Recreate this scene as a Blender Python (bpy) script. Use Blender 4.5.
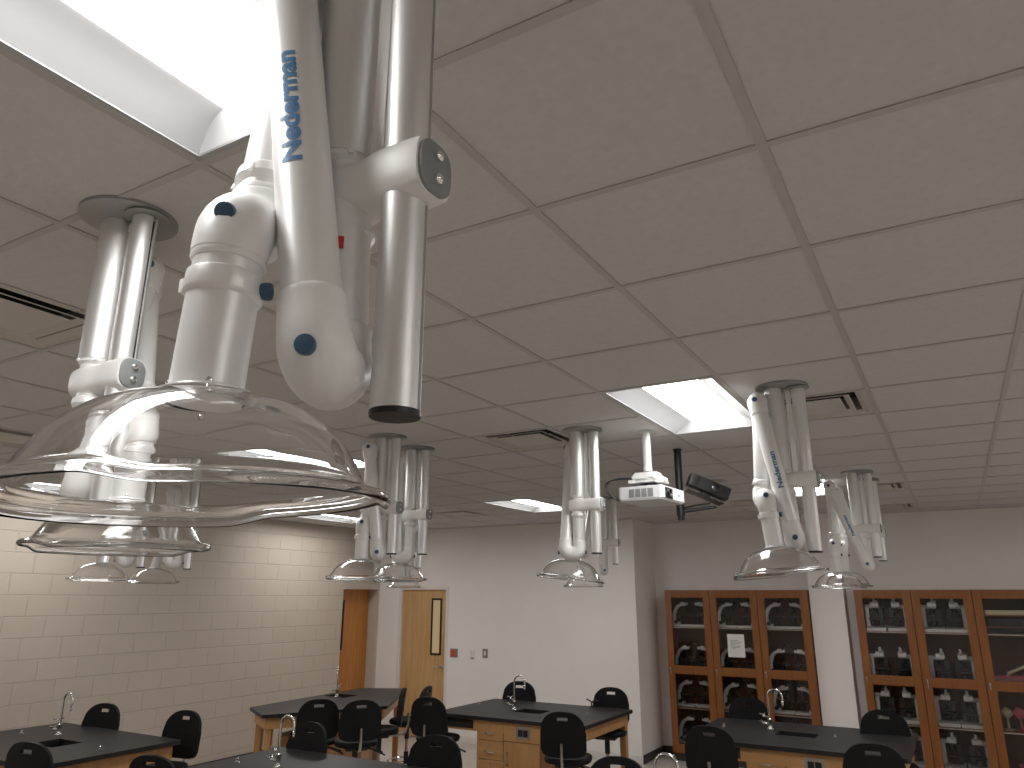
import bpy, bmesh, math, random
from mathutils import Vector, Matrix
random.seed(7)
R_ = math.radians
SC = bpy.context.scene
for o in list(bpy.data.objects): bpy.data.objects.remove(o)
COL = SC.collection

# ---------------------------------------------------------------- camera
cam_d = bpy.data.cameras.new('camera'); cam = bpy.data.objects.new('camera', cam_d); COL.objects.link(cam)
cam_d.sensor_width = 36; cam_d.lens = 36*736.15/1024; cam_d.clip_start = .05; cam_d.clip_end = 60
RX, RY, RZ = 0.280950428, -0.0026995591, 0.526545757
def _m3(a): return Matrix(a)
c_, s_ = math.cos, math.sin
Mw = _m3(((c_(RZ), -s_(RZ), 0), (s_(RZ), c_(RZ), 0), (0, 0, 1))) @ _m3(((1, 0, 0), (0, c_(RX), -s_(RX)), (0, s_(RX), c_(RX)))) @ _m3(((c_(RY), 0, s_(RY)), (0, 1, 0), (-s_(RY), 0, c_(RY))))
rt, fw, up = Mw.col[0], Mw.col[1], Mw.col[2]
cm = Matrix(((rt[0], up[0], -fw[0], 2.68945), (rt[1], up[1], -fw[1], -0.995456), (rt[2], up[2], -fw[2], 2.03), (0, 0, 0, 1)))
cam.matrix_world = cm
SC.camera = cam
EYE = 2.03          # heights below written as EYE + z
ZC = EYE + 1.0233   # ceiling plane
T = .6096           # ceiling module

# ---------------------------------------------------------------- world, exposure
w = bpy.data.worlds.new('world'); SC.world = w; w.use_nodes = True
w.node_tree.nodes['Background'].inputs[0].default_value = (.5, .45, .4, 1)
w.node_tree.nodes['Background'].inputs[1].default_value = .02
SC.view_settings.view_transform = 'Standard'; SC.view_settings.look = 'None'
SC.view_settings.exposure = 0.0; SC.view_settings.gamma = 1; SC.view_settings.use_curve_mapping = False
SC.cycles.max_bounces = 14; SC.cycles.transmission_bounces = 12; SC.cycles.transparent_max_bounces = 16
SC.cycles.diffuse_bounces = 5; SC.cycles.glossy_bounces = 5
LIGHT = 20.0         # strength of the luminous panels

# ---------------------------------------------------------------- materials
def nt(name):
    m = bpy.data.materials.new(name); m.use_nodes = True
    return m, m.node_tree, m.node_tree.nodes['Principled BSDF']
def pm(name, col, rough=.5, metal=0., bump=0., bscale=200., var=0., vscale=6., spec=.5, stretch=(1, 1, 1), coat=0.):
    m, t, b = nt(name)
    b.inputs['Base Color'].default_value = (*col, 1); b.inputs['Roughness'].default_value = rough
    b.inputs['Metallic'].default_value = metal; b.inputs['Specular IOR Level'].default_value = spec
    b.inputs['Coat Weight'].default_value = coat
    tc = t.nodes.new('ShaderNodeTexCoord'); mp = t.nodes.new('ShaderNodeMapping'); mp.inputs['Scale'].default_value = stretch
    t.links.new(tc.outputs['Object'], mp.inputs[0])
    nz = t.nodes.new('ShaderNodeTexNoise'); nz.inputs['Scale'].default_value = vscale; nz.inputs['Detail'].default_value = 5
    t.links.new(mp.outputs[0], nz.inputs['Vector'])
    r = t.nodes.new('ShaderNodeValToRGB'); r.color_ramp.elements[0].position = .3; r.color_ramp.elements[1].position = .7
    v = max(var, .02)
    r.color_ramp.elements[0].color = (*[max(0, x*(1-v)) for x in col], 1); r.color_ramp.elements[1].color = (*[min(1, x*(1+v)) for x in col], 1)
    t.links.new(nz.outputs['Fac'], r.inputs[0]); t.links.new(r.outputs[0], b.inputs['Base Color'])
    if bump:
        n2 = t.nodes.new('ShaderNodeTexNoise'); n2.inputs['Scale'].default_value = bscale; n2.inputs['Detail'].default_value = 3
        t.links.new(tc.outputs['Object'], n2.inputs['Vector'])
        bp = t.nodes.new('ShaderNodeBump'); bp.inputs['Strength'].default_value = bump; bp.inputs['Distance'].default_value = .002
        t.links.new(n2.outputs['Fac'], bp.inputs['Height']); t.links.new(bp.outputs[0], b.inputs['Normal'])
    return m
def wood(name, a, b_, axis='Z', rough=.42):
    st = {'X': (1.2, 14, 14), 'Y': (14, 1.2, 14), 'Z': (14, 14, 1.2)}[axis]
    m, t, b = nt(name); b.inputs['Roughness'].default_value = rough
    tc = t.nodes.new('ShaderNodeTexCoord'); mp = t.nodes.new('ShaderNodeMapping'); mp.inputs['Scale'].default_value = st
    t.links.new(tc.outputs['Object'], mp.inputs[0])
    nz = t.nodes.new('ShaderNodeTexNoise'); nz.inputs['Scale'].default_value = 1.6; nz.inputs['Detail'].default_value = 6; nz.inputs['Distortion'].default_value = .6
    t.links.new(mp.outputs[0], nz.inputs['Vector'])
    r = t.nodes.new('ShaderNodeValToRGB'); e = r.color_ramp.elements
    e[0].position = .32; e[0].color = (*a, 1); e[1].position = .7; e[1].color = (*b_, 1)
    t.links.new(nz.outputs['Fac'], r.inputs[0]); t.links.new(r.outputs[0], b.inputs['Base Color'])
    return m
def glassm(name, ior=1.47, rough=0., tint=(1, 1, 1)):
    m, t, b = nt(name)
    b.inputs['Base Color'].default_value = (*tint, 1); b.inputs['Roughness'].default_value = rough
    b.inputs['Transmission Weight'].default_value = 1; b.inputs['IOR'].default_value = ior
    return m
def pane(name, tint=.92):
    m = bpy.data.materials.new(name); m.use_nodes = True; t = m.node_tree; t.nodes.clear()
    o = t.nodes.new('ShaderNodeOutputMaterial'); mx = t.nodes.new('ShaderNodeMixShader')
    tr = t.nodes.new('ShaderNodeBsdfTransparent'); tr.inputs[0].default_value = (tint, tint, tint, 1)
    gl = t.nodes.new('ShaderNodeBsdfGlossy'); gl.inputs['Roughness'].default_value = .02
    f = t.nodes.new('ShaderNodeFresnel'); f.inputs[0].default_value = 1.38
    t.links.new(f.outputs[0], mx.inputs[0]); t.links.new(tr.outputs[0], mx.inputs[1]); t.links.new(gl.outputs[0], mx.inputs[2]); t.links.new(mx.outputs[0], o.inputs[0])
    return m
def emi(name, col, s):
    m, t, b = nt(name); b.inputs['Base Color'].default_value = (.8, .8, .8, 1)
    b.inputs['Emission Color'].default_value = (*col, 1); b.inputs['Emission Strength'].default_value = s
    return m
def block_wall(name, col):
    m, t, b = nt(name); b.inputs['Roughness'].default_value = .55
    tc = t.nodes.new('ShaderNodeTexCoord'); sx = t.nodes.new('ShaderNodeSeparateXYZ'); cb = t.nodes.new('ShaderNodeCombineXYZ')
    t.links.new(tc.outputs['Object'], sx.inputs[0]); t.links.new(sx.outputs['Y'], cb.inputs[0]); zo = t.nodes.new('ShaderNodeMath'); zo.operation = 'SUBTRACT'; zo.inputs[1].default_value = 2.03-.2075*10; t.links.new(sx.outputs['Z'], zo.inputs[0]); t.links.new(zo.outputs[0], cb.inputs[1])
    br = t.nodes.new('ShaderNodeTexBrick'); br.inputs['Scale'].default_value = 1; br.inputs['Brick Width'].default_value = .406; br.inputs['Row Height'].default_value = .2075
    br.inputs['Mortar Size'].default_value = .006; br.inputs['Mortar Smooth'].default_value = .35
    br.inputs['Color1'].default_value = (*[x*.99 for x in col], 1); br.inputs['Color2'].default_value = (*[min(1, x*1.012) for x in col], 1); br.inputs['Mortar'].default_value = (*[x*.95 for x in col], 1)
    t.links.new(cb.outputs[0], br.inputs['Vector']); t.links.new(br.outputs['Color'], b.inputs['Base Color'])
    inv = t.nodes.new('ShaderNodeMath'); inv.operation = 'SUBTRACT'; inv.inputs[0].default_value = 1; t.links.new(br.outputs['Fac'], inv.inputs[1])
    nz = t.nodes.new('ShaderNodeTexNoise'); nz.inputs['Scale'].default_value = 90; nz.inputs['Detail'].default_value = 4; t.links.new(tc.outputs['Object'], nz.inputs['Vector'])
    ad = t.nodes.new('ShaderNodeMath'); ad.operation = 'MULTIPLY_ADD'; ad.inputs[1].default_value = .18
    t.links.new(nz.outputs['Fac'], ad.inputs[0]); t.links.new(inv.outputs[0], ad.inputs[2])
    bp = t.nodes.new('ShaderNodeBump'); bp.inputs['Strength'].default_value = .9; bp.inputs['Distance'].default_value = .006
    t.links.new(ad.outputs[0], bp.inputs['Height']); t.links.new(bp.outputs[0], b.inputs['Normal'])
    return m
def floor_mat():
    m, t, b = nt('vinyl_floor'); b.inputs['Roughness'].default_value = .35
    tc = t.nodes.new('ShaderNodeTexCoord'); br = t.nodes.new('ShaderNodeTexBrick'); br.offset = 0
    br.inputs['Scale'].default_value = 1; br.inputs['Brick Width'].default_value = .305; br.inputs['Row Height'].default_value = .305; br.inputs['Mortar Size'].default_value = .0012
    br.inputs['Color1'].default_value = (.52, .475, .42, 1); br.inputs['Color2'].default_value = (.56, .515, .46, 1); br.inputs['Mortar'].default_value = (.4, .33, .27, 1)
    t.links.new(tc.outputs['Object'], br.inputs['Vector']); t.links.new(br.outputs['Color'], b.inputs['Base Color'])
    return m

M = dict(
    tile=pm('ceiling_tile_fissured', (.62, .60, .585), .9, bump=.6, bscale=260, var=.03, vscale=40),
    grid=pm('ceiling_grid_shaded', (.50, .48, .46), .5),  # white bars greyed below the tiles: shade of the reveal in the colour
    wallw=pm('warm_white_paint', (.84, .81, .78), .7, bump=.15, bscale=150, var=.015, vscale=2),
    cmu=block_wall('painted_block', (.55, .485, .415)),
    floor=floor_mat(),
    base=pm('dark_vinyl_base', (.05, .042, .038), .45),
    alu=pm('satin_aluminium', (.84, .84, .835), .47, metal=.85, var=.03, vscale=3, stretch=(8, 8, .5)),
    alu2=pm('painted_silver_tube', (.88, .875, .87), .36, metal=.22, var=.02),
    plast=pm('light_grey_plastic', (.88, .875, .865), .38),
    plate=pm('grey_metal_plate', (.36, .36, .355), .4, metal=.6),
    capg=pm('mid_grey_plastic', (.26, .28, .28), .4),
    blackp=pm('black_plastic', (.012, .012, .013), .42),
    knob=pm('blue_knob_plastic', (.04, .095, .17), .4),
    chrome=pm('chrome', (.8, .8, .8), .12, metal=1),
    letter=pm('blue_lettering_ink', (.085, .24, .46), .5),
    red=pm('red_sticker', (.6, .04, .02), .5),
    dome=glassm('clear_polycarbonate', 1.40),
    lens=emi('luminous_lens', (1, .985, .965), LIGHT),
    pan=pm('white_reflector_enamel', (.44, .445, .45), .5),
    vent=pm('vent_enamel', (.56, .52, .48), .5),
    dark=pm('opening_shade', (.02, .018, .016), .9),  # near-black colour standing for shade inside openings
    cab=wood('cabinet_oak', (.205, .066, .013), (.285, .102, .023), 'Z'),
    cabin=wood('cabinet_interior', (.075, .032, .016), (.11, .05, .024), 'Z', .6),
    table=wood('table_maple', (.46, .235, .09), (.56, .31, .125), 'X'),
    tablez=wood('table_maple_upright', (.44, .225, .085), (.54, .295, .12), 'Z'),
    epoxy=pm('black_epoxy_resin', (.017, .016, .017), .45, spec=.4, var=.1, vscale=60),
    basin=pm('black_basin', (.008, .008, .008), .4),
    door=wood('door_veneer', (.50, .295, .125), (.62, .385, .175), 'Z', .4),
    doorr=wood('orange_door_veneer', (.44, .17, .035), (.56, .235, .055), 'Z', .4),
    frame=pm('door_frame_paint', (.74, .71, .68), .5),
    steel=pm('brushed_steel', (.55, .54, .52), .3, metal=1),
    liteg=pm('warm_wired_glass', (.85, .68, .40), .25),
    glass=pane('cabinet_glass', .97),
    stool=pm('black_polyurethane', (.008, .008, .009), .55, bump=.2, bscale=300, spec=.22),
    stoolm=pm('black_steel', (.02, .02, .02), .35),
    white=pm('white_enamel', (.62, .62, .60), .35),
    proj=pm('projector_white', (.72, .72, .73), .4),
    micw=pm('microscope_pale_grey', (.80, .80, .77), .4),
    micb=pm('microscope_black', (.015, .015, .016), .4),
    paper=pm('white_paper', (.78, .77, .76), .8),
    ink=pm('grey_print', (.25, .25, .25), .8),
    orange=pm('orange_red_switch', (.55, .09, .03), .5),
    greyp=pm('grey_switch_plate', (.22, .21, .20), .5),
    pink=pm('pink_plastic', (.55, .10, .14), .5), orange2=pm('orange_toy', (.65, .18, .05), .5),
    cream=pm('cream_plastic', (.62, .52, .38), .5), yellow=pm('yellow_card', (.5, .36, .1), .6), mauve=pm('mauve_card', (.30, .16, .16), .6),
    navy=pm('dark_navy_case', (.015, .018, .025), .5),
    lensg=pm('dark_glass_lens', (.01, .01, .012), .08, coat=1),
    lensr=pm('grey_grille', (.30, .30, .31), .5),
)

# ---------------------------------------------------------------- mesh helpers
def V(*a): return Vector(a)
def frame_from(z, xh=None):
    z = Vector(z).normalized()
    xh = Vector(xh) if xh else (V(1, 0, 0) if abs(z.z) > .9 else V(0, 0, 1))
    y = z.cross(xh).normalized(); x = y.cross(z).normalized()
    return x, y, z
def box(bm, c, s, rot=0, bev=0., mi=0, mat=None):
    r = bmesh.ops.create_cube(bm, size=1)
    vs = r['verts']
    for v in vs: v.co = Vector((v.co.x*s[0], v.co.y*s[1], v.co.z*s[2]))
    if bev:
        es = list({e for v in vs for e in v.link_edges})
        rr = bmesh.ops.bevel(bm, geom=es, offset=bev, segments=2, affect='EDGES', profile=.7)
        vs = list({v for f in rr['faces'] for v in f.verts} | {v for v in vs if v.is_valid})
        # collect all verts connected
        seen = set(vs); st = list(vs)
        while st:
            v = st.pop()
            for e in v.link_edges:
                o = e.other_vert(v)
                if o not in seen: seen.add(o); st.append(o)
        vs = list(seen)
    mt = mat if mat else Matrix.Rotation(rot, 4, 'Z')
    for v in vs: v.co = mt @ v.co + Vector(c)
    for f in {f for v in vs for f in v.link_faces}: f.material_index = mi; f.smooth = bool(bev)
    return vs
def bx(bm, x0, x1, y0, y1, z0, z1, bev=0., mi=0):
    return box(bm, ((x0+x1)/2, (y0+y1)/2, (z0+z1)/2), (abs(x1-x0), abs(y1-y0), abs(z1-z0)), bev=bev, mi=mi)
def ringed(bm, rings, mi=0, close=False, cap0=True, cap1=True, smooth=True):
    n = len(rings[0]); R = [[bm.verts.new(p) for p in r] for r in rings]
    m = len(R)
    for i in range(m if close else m-1):
        a, b = R[i], R[(i+1) % m]
        for k in range(n):
            f = bm.faces.new((a[k], a[(k+1) % n], b[(k+1) % n], b[k])); f.material_index = mi; f.smooth = smooth
    if not close:
        if cap0: f = bm.faces.new(R[0][::-1]); f.material_index = mi; f.smooth = smooth
        if cap1: f = bm.faces.new(R[-1]); f.material_index = mi; f.smooth = smooth
def circ(c, x, y, r, n): return [Vector(c) + x*(math.cos(2*math.pi*k/n)*r) + y*(math.sin(2*math.pi*k/n)*r) for k in range(n)]
def cyl(bm, a, b, r0, r1=None, n=24, mi=0, caps=True):
    r1 = r0 if r1 is None else r1
    x, y, z = frame_from(Vector(b)-Vector(a))
    ringed(bm, [circ(a, x, y, r0, n), circ(b, x, y, r1, n)], mi, cap0=caps, cap1=caps)
def lathe(bm, prof, o=(0, 0, 0), axis=(0, 0, 1), n=32, mi=0, cap0=True, cap1=True, close=False):
    x, y, z = frame_from(axis)
    ringed(bm, [circ(Vector(o)+z*h, x, y, max(r, 1e-4), n) for r, h in prof], mi, cap0=cap0, cap1=cap1, close=close)
def sweep(bm, pts, rad, n=16, mi=0, caps=True):
    pts = [Vector(p) for p in pts]; rad = rad if isinstance(rad, (list, tuple)) else [rad]*len(pts)
    t0 = (pts[1]-pts[0]).normalized(); x, y, _ = frame_from(t0); rings = []
    for i, p in enumerate(pts):
        t = (pts[min(i+1, len(pts)-1)] - pts[max(i-1, 0)]).normalized()
        x = (x - t*x.dot(t)).normalized(); y = t.cross(x)
        rings.append(circ(p, x, y, rad[i], n))
    ringed(bm, rings, mi, cap0=caps, cap1=caps)
def prism(bm, poly, z0, z1, mi=0, bev=0.):
    a = [bm.verts.new((p[0], p[1], z0)) for p in poly]; b = [bm.verts.new((p[0], p[1], z1)) for p in poly]
    n = len(poly); fs = [bm.faces.new(a[::-1]), bm.faces.new(b)]
    for i in range(n): fs.append(bm.faces.new((a[i], a[(i+1) % n], b[(i+1) % n], b[i])))
    for f in fs: f.material_index = mi
    return a+b
def quadf(bm, *p, mi=0):
    f = bm.faces.new([bm.verts.new(q) for q in p]); f.material_index = mi; return f
def bez(p0, p1, p2, n=6): return [Vector(p0)*(1-t)**2 + Vector(p1)*2*t*(1-t) + Vector(p2)*t*t for t in [i/n for i in range(n+1)]]
def obj(name, bm, mats, parent=None, ang=35, norm=True):
    if norm: bmesh.ops.recalc_face_normals(bm, faces=bm.faces)
    me = bpy.data.meshes.new(name); bm.to_mesh(me); bm.free()
    for m in (mats if isinstance(mats, (list, tuple)) else [mats]): me.materials.append(m)
    me.set_sharp_from_angle(angle=R_(ang))
    o = bpy.data.objects.new(name, me); COL.objects.link(o)
    if parent: o.parent = parent
    return o
def B(): return bmesh.new()
def tag(o, label=None, cat=None, group=None, kind=None):
    if label: o['label'] = label
    if cat: o['category'] = cat
    if group: o['group'] = group
    if kind: o['kind'] = kind
    return o
def empty(name, label, cat, loc=(0, 0, 0), rz=0, group=None):
    o = bpy.data.objects.new(name, None); COL.objects.link(o); o.empty_display_size = .05
    o.location = loc; o.rotation_euler = (0, 0, rz)
    return tag(o, label, cat, group)
def copy_tree(o, parent=None):
    c = o.copy(); COL.objects.link(c)
    if parent: c.parent = parent
    for ch in [k for k in KIDS.get(o.name, [])]: copy_tree(ch, c)
    return c
KIDS = {}
def index_kids():
    KIDS.clear()
    for o in bpy.data.objects:
        if o.parent: KIDS.setdefault(o.parent.name, []).append(o)
def struct(name, bm, m, parent=None, **k):
    o = obj(name, bm, m, parent, **k)
    if not parent: o['kind'] = 'structure'
    return o
def text_bm(s, size, bold=0.):
    cu = bpy.data.curves.new('t', 'FONT'); cu.body = s; cu.size = size; cu.offset = bold; cu.align_x = 'LEFT'; cu.resolution_u = 4
    o = bpy.data.objects.new('t', cu); COL.objects.link(o); bpy.context.view_layer.update()
    me = bpy.data.meshes.new_from_object(o.evaluated_get(bpy.context.evaluated_depsgraph_get()))
    bpy.data.objects.remove(o); bm = bmesh.new(); bm.from_mesh(me); bpy.data.meshes.remove(me)
    bmesh.ops.triangulate(bm, faces=bm.faces)
    for _ in range(3):
        es = [e for e in bm.edges if e.calc_length() > size*.16]
        if es: bmesh.ops.subdivide_edges(bm, edges=es, cuts=1); bmesh.ops.triangulate(bm, faces=bm.faces)
    return bm

# ================================================================ THE ROOM
X0, X1, YB, YW, YA = -5.42, 5.6, -3.6, 8.69, 9.5   # left block wall, right wall, rear wall, back wall, alcove wall
YD0, YD1 = 7.84, 8.66                               # door recess in the block wall
XC = -1.02                                         # outer corner of the back wall
HD = EYE + .11                                     # head height of doors
# floor
bm = B(); bx(bm, -7.6, X1, YB, 9.9, -.1, 0); struct('floor', bm, M['floor'])
# left block wall
bm = B(); bx(bm, X0-.24, X0, YB-.1, YD0, 0, ZC+.15); bx(bm, X0-.24, X0, YD0, YW, HD, ZC+.15); struct('wall_left', bm, M['cmu'])
# back wall with door hole
DX0, DX1 = -4.965, -4.09
bm = B()
bx(bm, X0-.5, DX0, YW, YW+.14, 0, ZC+.15); bx(bm, DX0, DX1, YW, YW+.14, HD-.005, ZC+.15)
bx(bm, DX1, XC, YW, YW+.14, 0, ZC+.15)
bx(bm, XC-.14, XC, YW+.14, YA, 0, ZC+.15)
struct('wall_back', bm, M['wallw'])
bm = B(); bx(bm, X0-.24, X0-.0, YD1, YW, 0, HD); bx(bm, X0-.36, X0-.30, YD0-.7, YW, 0, ZC); struct('wall_return', bm, M['cmu'])  # return takes the darker block colour to paint in its recess shadow
bm = B(); bx(bm, XC-.14, X1+.1, YA, YA+.14, 0, ZC+.15); struct('wall_alcove', bm, M['wallw'])
bm = B(); bx(bm, X1, X1+.14, YB-.1, YA, 0, ZC+.15); struct('wall_right', bm, M['wallw'])
bm = B(); bx(bm, X0-.2, X1+.14, YB-.14, YB, 0, ZC+.15); struct('wall_front', bm, M['wallw'])
bm = B(); bx(bm, 1.09, 1.49, 9.2, YA, 0, ZC+.05); struct('wall_column', bm, M['wallw'])
# baseboards
bm = B(); bx(bm, X0, X0+.012, YB, YD0, 0, .1, .003); struct('baseboard_left', bm, M['base'])
bm = B(); bx(bm, DX1+.06, XC+.012, YW-.012, YW, 0, .1, .003); bx(bm, X0, DX0-.06, YW-.012, YW, 0, .1, .003); struct('baseboard_back', bm, M['frame'])
bm = B(); bx(bm, XC, XC+.012, YW, YA, 0, .1, .003); bx(bm, XC, -.78, YA-.012, YA, 0, .1, .003); bx(bm, 1.09, 1.49, 9.188, 9.2, 0, .1, .003); bx(bm, 1.49, 1.502, 9.2, YA, 0, .1, .003); struct('baseboard_alcove', bm, M['base'])

# ceiling: tiles in an exposed grid
LIGHTS = [(2, -2), (2, 4), (2, 10), (-3, -2), (-3, 4), (-3, 10), (7, -2), (7, 4), (7, 10), (-8, -2), (-8, 4), (-8, 10)]
VENTS = [(-1, 0), (0, 5), (3, 5), (3, 11), (-1, 11), (-5, 11), (-5, 2), (-7, 0), (3, 14), (1, 12)]
holes = {(i, j+k) for i, j in LIGHTS for k in (0, 1)} | set(VENTS)
bm = B()
def clampx(x): return min(max(x, X0-.1), X1+.05)
def clampy(y): return min(max(y, YB-.05), YA+.05)
for i in range(-11, 10):
    for j in range(-6, 16):
        if (i, j) in holes: continue
        x0, x1, y0, y1 = clampx(i*T), clampx((i+1)*T), clampy(j*T), clampy((j+1)*T)
        if x1-x0 < .01 or y1-y0 < .01: continue
        z = ZC+.0035
        g = .004
        quadf(bm, (x0+g, y0+g, z), (x0+g, y1-g, z), (x1-g, y1-g, z), (x1-g, y0+g, z))
        # tile edge
        for a, b in (((x0+g, y0+g), (x1-g, y0+g)), ((x1-g, y0+g), (x1-g, y1-g)), ((x1-g, y1-g), (x0+g, y1-g)), ((x0+g, y1-g), (x0+g, y0+g))):
            quadf(bm, (a[0], a[1], z), (b[0], b[1], z), (b[0], b[1], z+.02), (a[0], a[1], z+.02))
quadf(bm, (X0-.1, YB-.05, ZC+.14), (X1+.1, YB-.05, ZC+.14), (X1+.1, YA+.1, ZC+.14), (X0-.1, YA+.1, ZC+.14))
ceil = struct('ceiling', bm, M['tile'], norm=False)
bm = B()
def bars(fixed, lo, hi, vert):
    seg0 = lo; cuts = []
    k0, k1 = int(math.floor(lo/T)), int(math.ceil(hi/T))
    for k in range(k0, k1):
        inside = any(((fixed == li*1 and False) if vert else (li == k and fixed == lj+1)) for li, lj in LIGHTS)
        a, b = max(lo, k*T), min(hi, (k+1)*T)
        if not inside and b > a: cuts.append((a, b))
    out = []
    for a, b in cuts:
        if out and abs(out[-1][1]-a) < 1e-6: out[-1][1] = b
        else: out.append([a, b])
    return out
for i in range(-8, 10):
    bx(bm, i*T-.012, i*T+.012, YB, YA, ZC, ZC+.002); bx(bm, i*T-.0015, i*T+.0015, YB, YA, ZC+.002, ZC+.035)
for j in range(-5, 16):
    for a, b in bars(j, X0, X1, False):
        bx(bm, a, b, j*T-.012, j*T+.012, ZC+.0001, ZC+.0021); bx(bm, a, b, j*T-.0015, j*T+.0015, ZC+.002, ZC+.035)
# wall angle
bx(bm, X0, X0+.022, YB, YW, ZC, ZC+.002); bx(bm, X0, XC, YW-.022, YW, ZC, ZC+.002); bx(bm, XC, X1, YA-.022, YA, ZC, ZC+.002)
for (i, j) in LIGHTS:
    pass
obj('ceiling_grid', bm, M['grid'], ceil)

# recessed luminaires
light_names = {(2, -2): 'large recessed ceiling light at top left, directly beside the nearest extraction arm',
 (2, 4): 'recessed ceiling light just left of the white arm, above the projector pole',
 (2, 10): 'distant ceiling light glimpsed behind the arm clamps on the right, over the bookcase end',
 (-3, 10): 'small distant recessed ceiling light near the far white wall, left of the middle arm column',
 (-3, 4): 'recessed ceiling light mostly hidden behind the arms above the doors',
 (-8, 10): 'recessed ceiling light at the far end along the block wall',
 (-8, 4): 'recessed ceiling light halfway along the block wall', (-8, -2): 'recessed ceiling light at the near end of the block wall',
 (-3, -2): 'recessed ceiling light left of the big near one, outside the picture', (7, -2): 'recessed ceiling light behind the viewer at right',
 (7, 4): 'recessed ceiling light beyond the right edge, mid room', (7, 10): 'recessed ceiling light beyond the right edge, above the end of the cabinets'}
def luminaire(i, j):
    W, L = T, 2*T; g = .014
    t = empty('ceiling_light', light_names[(i, j)], 'ceiling light', (i*T+T/2, j*T+T, ZC), 0, 'recessed luminaires')
    hx, hy = W/2-g, L/2-g
    prof = []
    xe = .150
    for k in range(9):   # curved side panel from edge up to the lens
        a = k/8; prof.append((-hx+.012 + (hx-.012-xe)*a, .004+.062*math.sin(a*math.pi/2)))
    yin = .0
    bm = B()
    for sgn in (-1, 1):
        for k in range(8):
            (xa, za), (xb, zb) = prof[k], prof[k+1]
            ea, eb = hy-.012-za*.55, hy-.012-zb*.55
            f = quadf(bm, (sgn*xa, -ea, za), (sgn*xa, ea, za), (sgn*xb, eb, zb), (sgn*xb, -eb, zb)); f.smooth = True
    bmesh.ops.remove_doubles(bm, verts=bm.verts, dist=1e-5)
    # end plates (sloping)
    for sgn in (-1, 1):
        ring = [(x, sgn*(hy-.012-z*.55), z) for x, z in prof] + [(-x, sgn*(hy-.012-z*.55), z) for x, z in prof[::-1]]
        vs = [bm.verts.new(p) for p in ring]; bm.faces.new(vs)
    # back shell
    bx(bm, -hx, hx, -hy, hy, .11, .114)
    obj('reflector_pan', bm, M['pan'], t, norm=False)
    bm = B()
    bx(bm, -W/2+.006, -hx+.012, -L/2+.006, L/2-.006, .001, .006, .001); bx(bm, hx-.012, W/2-.006, -L/2+.006, L/2-.006, .001, .006, .001)
    bx(bm, -hx+.012, hx-.012, -L/2+.006, -hy+.012, .001, .006, .001); bx(bm, -hx+.012, hx-.012, hy-.012, L/2-.006, .001, .006, .001)
    obj('trim_frame', bm, M['pan'], t)
    bm = B(); n = 10; yl = hy-.012-.066*.55
    for k in range(n):
        a0, a1 = math.pi*k/n, math.pi*(k+1)/n
        f = quadf(bm, (-xe*math.cos(a0), -yl, .066-.028*math.sin(a0)), (-xe*math.cos(a1), -yl, .066-.028*math.sin(a1)), (-xe*math.cos(a1), yl, .066-.028*math.sin(a1)), (-xe*math.cos(a0), yl, .066-.028*math.sin(a0)))
        f.smooth = True
    for y in (-yl, yl): bm.faces.new([bm.verts.new((-xe*math.cos(math.pi*k/n), y, .066-.028*math.sin(math.pi*k/n))) for k in range(n+1)])
    bmesh.ops.remove_doubles(bm, verts=bm.verts, dist=1e-5)
    obj('lens', bm, M['lens'], t, norm=False)
for a in LIGHTS: luminaire(*a)

# air diffusers
vent_names = {(-1, 0): 'square air diffuser at the left edge, behind the second arm column', (0, 5): 'square air diffuser left of the middle arm column top',
 (3, 5): 'square air diffuser just right of the white arm column', (3, 11): 'square air diffuser high on the right behind the far arm pair',
 (-1, 11): 'flat distant air diffuser behind the projector', (-5, 11): 'distant air diffuser over the wall switches, right of the arms by the doors',
 (-5, 2): 'air diffuser hidden behind the clear near hood', (-7, 0): 'air diffuser far left near the block wall',
 (3, 14): 'last air diffuser close to the wall above the right cabinets', (1, 12): 'distant air diffuser beside the black camera'}
def diffuser(i, j):
    t = empty('air_diffuser', vent_names[(i, j)], 'air vent', (i*T+T/2, j*T+T/2, ZC), 0, 'ceiling diffusers')
    def ringq(bm, a, za, b, zb):
        for k in range(4):
            c = [(-1, -1), (1, -1), (1, 1), (-1, 1)]; p, q = c[k], c[(k+1) % 4]
            quadf(bm, (p[0]*a, p[1]*a, za), (q[0]*a, q[1]*a, za), (q[0]*b, q[1]*b, zb), (p[0]*b, p[1]*b, zb))
    bm = B(); ringq(bm, .293, .003, .268, .003); ringq(bm, .268, .003, .236, .020); ringq(bm, .236, .020, .255, .1); ringq(bm, .293, .003, .293, .03)
    obj('outer_cone', bm, M['vent'], t, norm=False)
    bm = B(); ringq(bm, .158, .004, .160, .007); ringq(bm, .160, .007, .12, .008)
    quadf(bm, (-.158, -.158, .004), (.158, -.158, .004), (.158, .158, .004), (-.158, .158, .004))
    obj('centre_plaque', bm, M['vent'], t, norm=False)
    bm = B(); ringq(bm, .206, .004, .176, .016); ringq(bm, .176, .016, .174, .020); ringq(bm, .208, .008, .206, .004); obj('middle_cone', bm, M['vent'], t, norm=False)
    bm = B(); bx(bm, -.23, .23, -.23, .23, .095, .1); obj('duct_shade_plate', bm, M['dark'], t)  # solid near-black plate stands for the unlit duct above
for a in VENTS: diffuser(*a)

# ceiling speaker disc
bm = B(); lathe(bm, [(.105, 0), (.105, -.004), (.09, -.007), (.001, -.008)], (.907, 5.80, ZC+.006), n=36)
tag(obj('ceiling_speaker', bm, M['plate']), 'small round grey disc on the ceiling above the black camera', 'ceiling speaker')

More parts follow.
